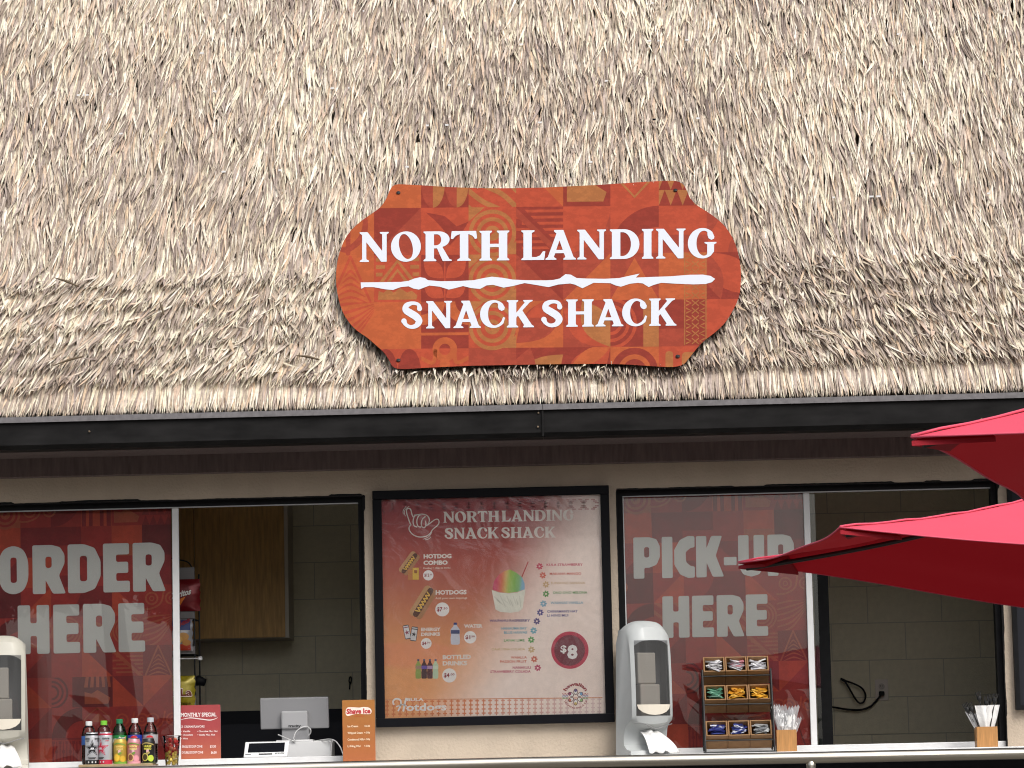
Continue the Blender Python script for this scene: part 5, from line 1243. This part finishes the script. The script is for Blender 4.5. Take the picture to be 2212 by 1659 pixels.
DESC = {(0, 0): ('white sugar', 'white'), (0, 1): ('white and pink sweetener', 'white and pink'), (0, 2): ('white sugar', 'white'), (1, 0): ('pale green condiment', 'pale green'), (1, 1): ('mustard yellow condiment', 'mustard yellow'), (1, 2): ('mustard yellow condiment', 'mustard yellow'), (2, 0): ('blue and white condiment', 'blue and white'), (2, 1): ('blue and white condiment', 'blue and white'), (2, 2): ('silver grey condiment', 'silver grey')}
bd, bh, wl = .098, .098, .007; TA = R(50)
gb = G(); hw_ = bw_/2-.0012
gb.box(-hw_, hw_, 0, bd, -bh, -bh+wl); gb.box(-hw_, -hw_+wl, 0, bd, -bh+wl, 0); gb.box(hw_-wl, hw_, 0, bd, -bh+wl, 0); gb.box(-hw_+wl, hw_-wl, 0, wl, -bh+wl, 0); gb.box(-hw_+wl, hw_-wl, bd-wl, bd, -bh+wl, 0)
bin0 = None; pk_mesh = None; rp = np.random.default_rng(77)
V = []; Fc = []; nx_, ny_ = 6, 3
for sgn in (-1, 1):
    for j in range(ny_+1):
        for i in range(nx_+1):
            u_, v_ = i/nx_*2-1, j/ny_*2-1; V.append((u_*.03, v_*.0135, sgn*(.0003+.0028*(1-u_**4)*(1-v_*v_))))
n_ = (nx_+1)*(ny_+1)
for s_ in (0, 1):
    for j in range(ny_):
        for i in range(nx_):
            q = [s_*n_+j*(nx_+1)+i, s_*n_+j*(nx_+1)+i+1, s_*n_+(j+1)*(nx_+1)+i+1, s_*n_+(j+1)*(nx_+1)+i]; Fc.append(q[::-1] if s_ == 0 else q)
pkm = {}
for c, m_ in m_pk.items():
    me = bpy.data.meshes.new('packet'); me.from_pydata(V, [], Fc); me.materials.append(m_); me.polygons.foreach_set('use_smooth', [True]*len(Fc)); pkm[c] = me
for r, (zy, yf, kinds, rowname) in enumerate(ROWS):
    ze = Wr(640, zy, yf)[2]
    g = G(); cb = math.cos(TA)*.05; 
    pfr = np.array((0, yf-.0045, ze)) + np.array((0, math.sin(TA), -math.cos(TA)))*.034 + np.array((0, -math.cos(TA), -math.sin(TA)))*.001
    g.tube([(lx, pfr[1], pfr[2]), (rx, pfr[1], pfr[2])], .0036, 8)
    pb = np.array((0, yf, ze)) + np.array((0, math.sin(TA), -math.cos(TA)))*(bh+.005)+np.array((0, math.cos(TA), math.sin(TA)))*.012
    g.tube([(lx, pb[1], pb[2]), (rx, pb[1], pb[2])], .0036, 8)
    for x in (lx, rx): g.tube([(x, pfr[1], pfr[2]), (x, pb[1], pb[2]), (x, -.085, pb[2]+.01)], .0034, 6)
    g.out('tier_bar', m_wire, crk)
    for c in range(3):
        cx = lx+.006+bw_*(c+.5); d_, short = DESC[(r, c)]
        if bin0 is None: b = bin0 = mk('wooden_bin', gb.V, gb.F, m_binw, org=(0, 0, 0), bevel=.0012)
        else: b = bin0.copy(); COL.objects.link(b)
        b.location = (cx, yf, ze); b.rotation_euler = (TA, 0, 0)
        tag(b, f'wooden bin of {short} packets, {POS[c]} of the {rowname} rack tier', 'bin', 'wooden condiment bins')
        Mb = Matrix.Translation((cx, yf, ze)) @ Matrix.Rotation(TA, 4, 'X')
        for k in range(17):
            v_ = (k+.5)/17; ly = wl+.009+v_*.066; lz = -.004-v_*.013+rp.uniform(-.003, .003)
            lx_ = rp.uniform(-1, 1)*(hw_-wl-.031)
            col_ = PK[kinds[c]][rp.integers(len(PK[kinds[c]]))]
            if r == 0 and c == 1 and lx_ > .0 and k > 4: col_ = PK['pink'][rp.integers(3)]
            o = bpy.data.objects.new('condiment_packet', pkm[col_]); COL.objects.link(o)
            yaw_ = rp.normal(0, .28) if kinds[c] != 'yellow' else rp.normal(0, .5)
            ext = abs(math.cos(yaw_))*.03+abs(math.sin(yaw_))*.0135; lim = hw_-wl-.001-ext
            lx_ = max(-lim, min(lim, lx_)) if lim > 0 else 0
            o.matrix_world = Mb @ Matrix.Translation((lx_, ly, lz)) @ Matrix.Rotation(yaw_, 4, 'Z') @ Matrix.Rotation(-TA+.22+rp.normal(0, .22), 4, 'X') @ Matrix.Rotation(rp.normal(0, .13), 4, 'Y')
            tag(o, f'{d_} packet in the {POS[c]} bin of the {rowname} rack tier', 'packet', f'packets in the {rowname} {POS[c]} bin')

# ------------------------------------------------------------------ cutlery boxes
def cutbox(x0, x1, zt, Y, label):
    b = thing('cutlery_box', ((x0+x1)/2, Y, ZT), label, 'box', 'wooden cutlery boxes'); t_ = .006; d_ = x1-x0
    g = G(); g.box(x0, x1, Y, Y+t_, ZT, zt); g.box(x0, x1, Y+d_-t_, Y+d_, ZT, zt); g.box(x0, x0+t_, Y+t_, Y+d_-t_, ZT, zt); g.box(x1-t_, x1, Y+t_, Y+d_-t_, ZT, zt); g.box(x0+t_, x1-t_, Y+t_, Y+d_-t_, ZT, ZT+t_)
    g.out('box', m_bamboo, b, bevel=.001); return (x0+x1)/2, Y+d_/2
def wrapped(cx, cy, tx, tz, wd, seed, m_, label, group, fork=None, zig=True, zb_=ZT+.012):
    """a crinkled sleeve standing in the box, its top end at (tx, tz)"""
    rr = np.random.default_rng(seed); c = thing('wrapped_cutlery', (cx, cy, zb_), label, 'cutlery', group)
    V = []; Fc = []; nx_, nz_ = 8, 10
    for sgn in (-1, 1):
        for j in range(nz_+1):
            t_ = j/nz_
            for i in range(nx_+1):
                u_ = i/nx_*2-1; x = cx+(tx-cx)*t_**1.2+u_*wd*1.45*(.5+.5*min(1, t_*1.5)); z = zb_+(tz-zb_)*t_
                if zig and j == nz_: z += .006*((i % 2)*2-1)+.004*u_
                V.append((x, cy+(rr.normal(0, .0018))+sgn*.004*(1-u_*u_)*(1-t_*.6)+.006*math.sin(u_*3+seed), z))
    n_ = (nx_+1)*(nz_+1)
    for s_ in (0, 1):
        for j in range(nz_):
            for i in range(nx_):
                q = [s_*n_+j*(nx_+1)+i, s_*n_+j*(nx_+1)+i+1, s_*n_+(j+1)*(nx_+1)+i+1, s_*n_+(j+1)*(nx_+1)+i]; Fc.append(q if s_ == 0 else q[::-1])
    mk('wrapper', V, Fc, m_, c, smooth=True)
    if fork is not None:
        top = np.array((tx, cy, tz)); bot = np.array((cx, cy, zb_)); dr = (top-bot)/np.linalg.norm(top-bot)
        side = np.array((dr[2], 0, -dr[0])); g = G(); h = fork[1]
        e = top+dr*h
        g.tube([bot+dr*.02, e-dr*.045], [.003, .004], 6)
        g.tube([e-dr*.05, e-dr*.035, e-dr*.022], [.005, .012, .011], 8)
        for q in (-1, -.33, .33, 1): g.tube([e-dr*.024+side*q*.009, e+side*q*.0115], .0022, 5)
        g.out('fork', fork[0], c)
zx_ = Zm(3030, 2750, 1/7.9); zy_ = Zm(3760, 2720, 1/6.912)
YX = -.2
x0_, x1_ = at(*zx_(222, 1300), YX)[0], at(*zx_(848, 1300), YX)[0]; zt2 = at(*zx_(520, 975), YX)[2]
ccx, ccy = cutbox(x0_, x1_, zt2, YX, 'small wooden box of clear wrapped cutlery right of the condiment rack')
for k, (tx, ty, wd, dy) in enumerate(((190, 210, .016, -.012), (360, 235, .018, -.02), (560, 330, .02, -.026), (760, 250, .02, -.004), (640, 540, .018, -.03), (860, 610, .017, .008), (330, 520, .018, -.031))):
    P = at(*zx_(tx, ty), YX+.03); wrapped(ccx+(k % 3-1)*.008, ccy+dy, P[0], P[2], wd, k+1, m_film2 if k != 4 else m_napkin, ['clear wrapped cutlery pack tucked behind the rack edge, leftmost in its box', 'tall clear wrapped cutlery pack second from left in the rack side box', 'clear wrapped cutlery pack in the middle of the rack side box', 'clear wrapped cutlery pack with flared top, tallest at the right of its box', 'opaque white paper cutlery sleeve in the middle of the rack side box', 'clear wrapped cutlery pack tilting out to the far right of its box', 'short clear wrapped cutlery pack at the front left of its box'][k], 'wrapped cutlery by the rack', (m_whitep, -.02))
x0_, x1_ = at(*zy_(600, 1300), YX)[0], at(*zy_(1170, 1300), YX)[0]; zt2 = at(*zy_(880, 975), YX)[2]
ccx, ccy = cutbox(x0_, x1_, zt2, YX, 'small wooden box of black forks at the right end of the ledge')
for k, (tx, ty, wd, dy) in enumerate(((380, 560, .012, .006), (520, 620, .016, .0), (700, 400, .02, -.02), (860, 400, .016, -.012), (1060, 385, .02, -.022), (960, 470, .016, .012))):
    P = at(*zy_(tx, ty), YX+.03); wrapped(ccx+(k % 3-1)*.008, ccy+dy, P[0], P[2], wd, k+21, m_napkin if k in (2, 4, 3) else m_film2, ['black fork in clear film tilting far out to the left of its box', 'black fork in clear film leaning left beside the napkin rolls', 'left hand white napkin roll with black fork in the ledge end box', 'middle white napkin roll with black fork in the ledge end box', 'right hand white napkin roll with black fork in the ledge end box', 'black fork in clear film standing between the napkin rolls'][k], 'napkin rolls at the ledge end', (m_ink, .045+.012*(k % 3)), zig=False)

# ------------------------------------------------------------------ handrail
hr = thing('handrail', (0, -1, 0), 'brushed steel handrail running in front of the serving ledge', 'handrail')
zr_ = 1.0425-.0275
g = G(); g.tube([(-3.4, -1, zr_+.004), (-1.6, -1, zr_+.001), (0, -1, zr_+.004), (1.4, -1, zr_-.002), (3.6, -1, zr_-.008)], .0275, 24); g.out('rail', m_steel, hr, smooth=True)
for px in (978, 1752):
    x = at(px, 1650, -1)[0]; 
    g = G(); g.tube([(x, -1, 0), (x, -1, zr_-.04), (x, -1, zr_-.015)], .022, 20); g.out('post', m_steel, hr, smooth=True)
    g = G(); g.lathe([(.05, 0), (.05, .008), (.024, .01)], (x, -1, 0), 20); g.out('foot_flange', m_steel, hr, smooth=True, angle=40)

# ------------------------------------------------------------------ parasols
def parasol(cor, rise, label, foot):
    A, B_, C_, D_ = [np.array(c, float) for c in cor]; cen = (A+B_+C_+D_)/4; ap = cen+np.array((0, 0, rise))
    u = thing('parasol', (cen[0], cen[1], foot), label, 'parasol', 'red parasols in front of the stand')
    N_ = 16; rr = np.random.default_rng(9)
    cs_ = [A, B_, C_, D_]
    for i in range(4):
        P, Q = cs_[i], cs_[(i+1) % 4]; V = []; Fc = []; idx = {}
        for a_ in range(N_+1):
            for b_ in range(a_+1):
                t_ = a_/N_; s_ = b_/a_ if a_ else 0
                e = P+(Q-P)*s_; pt = ap+(e-ap)*t_
                bow = 4*s_*(1-s_)
                pt = pt+(cen-pt)*np.array((1, 1, 0))*.045*bow*t_**3 - np.array((0, 0, 1))*(.020*bow*t_*(1-.55*t_**3)+.05*math.sin(math.pi*t_)*.5) + np.array((0, 0, .006*math.sin(9*s_+3*t_+i)*t_*bow+.004*math.sin(23*t_+2*s_)*bow))
                idx[(a_, b_)] = len(V); V.append(pt)
        for a_ in range(N_):
            for b_ in range(a_+1):
                Fc.append((idx[(a_, b_)], idx[(a_+1, b_)], idx[(a_+1, b_+1)]))
                if b_ < a_: Fc.append((idx[(a_, b_)], idx[(a_+1, b_+1)], idx[(a_, b_+1)]))
        if np.cross(V[Fc[0][1]]-V[Fc[0][0]], V[Fc[0][2]]-V[Fc[0][0]])[2] < 0: Fc = [f[::-1] for f in Fc]
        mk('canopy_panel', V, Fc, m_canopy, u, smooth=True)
        hem = [V[idx[(N_, k)]] for k in range(N_+1)]
        g = G(); g.tube(hem, .003, 6); g.out('hem', m_hem, u, smooth=True)
        # seam that puckers along the rib line
        g = G(); seam = [V[idx[(k, 0)]]+np.array((0, 0, .004+.002*math.sin(k*2.2))) for k in range(N_+1)]; g.tube(seam, .004, 5); g.out('seam', m_hem, u, smooth=True)
        low = [V[idx[(k, 0)]]-np.array((0, 0, .026)) for k in range(N_+1)]; low[-1] = low[-1]+(low[-2]-low[-1])*.4
        g = G(); g.tube(low, .009, 6); g.out('rib', m_pole, u, smooth=True)
        # corner pocket under the tip
        pk = [P-np.array((0, 0, .010)), P+(Q-P)*.07+(cen-P)*.06-np.array((0, 0, .008)), P+(cs_[i-1]-P)*.07+(cen-P)*.06-np.array((0, 0, .008)), P+(ap-P)*.15-np.array((0, 0, .012))]
        mk('corner_pocket', [*pk, *[q-np.array((0, 0, .012)) for q in pk]], [(0, 1, 3, 2), (4, 6, 7, 5), (0, 4, 5, 1), (1, 5, 7, 3), (3, 7, 6, 2), (2, 6, 4, 0)], m_pocket, u)
    g = G(); g.tube([(cen[0], cen[1], foot+.02), (cen[0], cen[1], ap[2]+.02)], .02, 14); g.out('pole', m_pole, u, smooth=True)
    g = G(); g.lathe([(.0, .06), (.02, .05), (.03, .0), (.05, -.004)][::-1], (ap[0], ap[1], ap[2]-.003), 14); g.out('finial', m_hem, u, smooth=True)
    g = G(); g.lathe([(.28, 0), (.28, .05), (.05, .08), (.03, .3)], (cen[0], cen[1], foot), 24); g.out('base', m_pole, u, smooth=True, angle=40)
    return u
A = at(1595, 1216, -4.4); B2 = at(1815, 1139, -6.1)
ab = np.linalg.norm(A-B2); C2 = B2+2.15*np.array((.985, .13, -.085)); D2 = A+C2-B2+np.array((0, 0, -.15))
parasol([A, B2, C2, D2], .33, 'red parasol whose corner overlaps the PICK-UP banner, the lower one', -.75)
A = at(1969, 944, -8.7); D2 = at(2219, 1090, -6.78); D2 = A+(D2-A)*1.04; B2 = A+2.0*np.array((.955, -.29, .02)); C2 = B2+D2-A
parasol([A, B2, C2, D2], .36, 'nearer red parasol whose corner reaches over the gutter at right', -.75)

# ------------------------------------------------------------------ the wood across the path (mirrored in the glass, plus unseen side trees added to dim the low sky)
r_ = np.random.default_rng(12); V = []; Fc = []; g = G()
for k, cx in enumerate((-18, -14.5, -11.5, -9, -6.8, -5.4, -3.6, 40, 8.2, 11, 14, 18)):
    cy = -31-r_.uniform(0, 7); H = r_.uniform(7, 10)
    g.tube([(cx, cy, -.75), (cx+r_.uniform(-.3, .3), cy, 2.5), (cx+r_.uniform(-.6, .6), cy, H*.7)], [.3, .22, .1], 8)
    if k == 7:
        for q in range(9):
            zb = r_.uniform(2, 6); an = r_.uniform(0, 6.28); l_ = r_.uniform(.8, 2.4); g.tube([(cx, cy, zb), (cx+l_*.5*math.cos(an), cy+l_*.5*math.sin(an), zb+l_*.5), (cx+l_*math.cos(an), cy+l_*math.sin(an), zb+l_*.8)], [.05, .03, .01], 5)
    for q in range(5000 if k != 7 else 0):
        d = r_.normal(0, 1, 3); d /= np.linalg.norm(d); rad = r_.uniform(.5, 1)**.5
        c = np.array((cx, cy, H*.72))+d*rad*np.array((3., 2.4, 2.4)); s = r_.uniform(.14, .32); e1 = r_.normal(0, 1, 3); e1 /= np.linalg.norm(e1); e2 = np.cross(e1, d); e2 /= np.linalg.norm(e2)+1e-9
        n_ = len(V); V += [c-e1*s, c+e2*s*.5, c+e1*s, c-e2*s*.5]; Fc.append((n_, n_+1, n_+2, n_+3))
for q in range(7000):
    c = np.array((r_.uniform(-30, 30), r_.uniform(-46, -42), r_.uniform(-.7, 2.2+.7*math.sin(q)))); s = r_.uniform(.2, .5); e1 = r_.normal(0, 1, 3); e1 /= np.linalg.norm(e1); e2 = np.cross(e1, r_.normal(0, 1, 3)); e2 /= np.linalg.norm(e2)+1e-9
    n_ = len(V); V += [c-e1*s, c+e2*s*.5, c+e1*s, c-e2*s*.5]; Fc.append((n_, n_+1, n_+2, n_+3))
for k in range(64):   # unseen trees added at both sides to block low sky light
    an = R(-95+190*k/63); rad_ = r_.uniform(34, 42); cx, cy = rad_*math.sin(an)*1.2, -6-rad_*math.cos(an)*1.1
    if abs(cx) < 19: continue
    H = r_.uniform(8, 12)
    for q in range(700):
        d = r_.normal(0, 1, 3); d /= np.linalg.norm(d); c = np.array((cx, cy, H*.5))+d*r_.uniform(.4, 1)**.5*np.array((3.4, 3.4, H*.52)); s = r_.uniform(.4, .8); e1 = r_.normal(0, 1, 3); e1 /= np.linalg.norm(e1); e2 = np.cross(e1, d); e2 /= np.linalg.norm(e2)+1e-9
        n_ = len(V); V += [c-e1*s, c+e2*s*.6, c+e1*s, c-e2*s*.6]; Fc.append((n_, n_+1, n_+2, n_+3))
tl = mk('tree_line', V, Fc, m_leafgreen, org=(0, -34, -.75)); tag(tl, kind='stuff')
tb = g.out('trunk', m_bark, tl, smooth=True); tb['kind'] = 'stuff'

bpy.data.objects.remove(_fo); bpy.data.curves.remove(_fc)
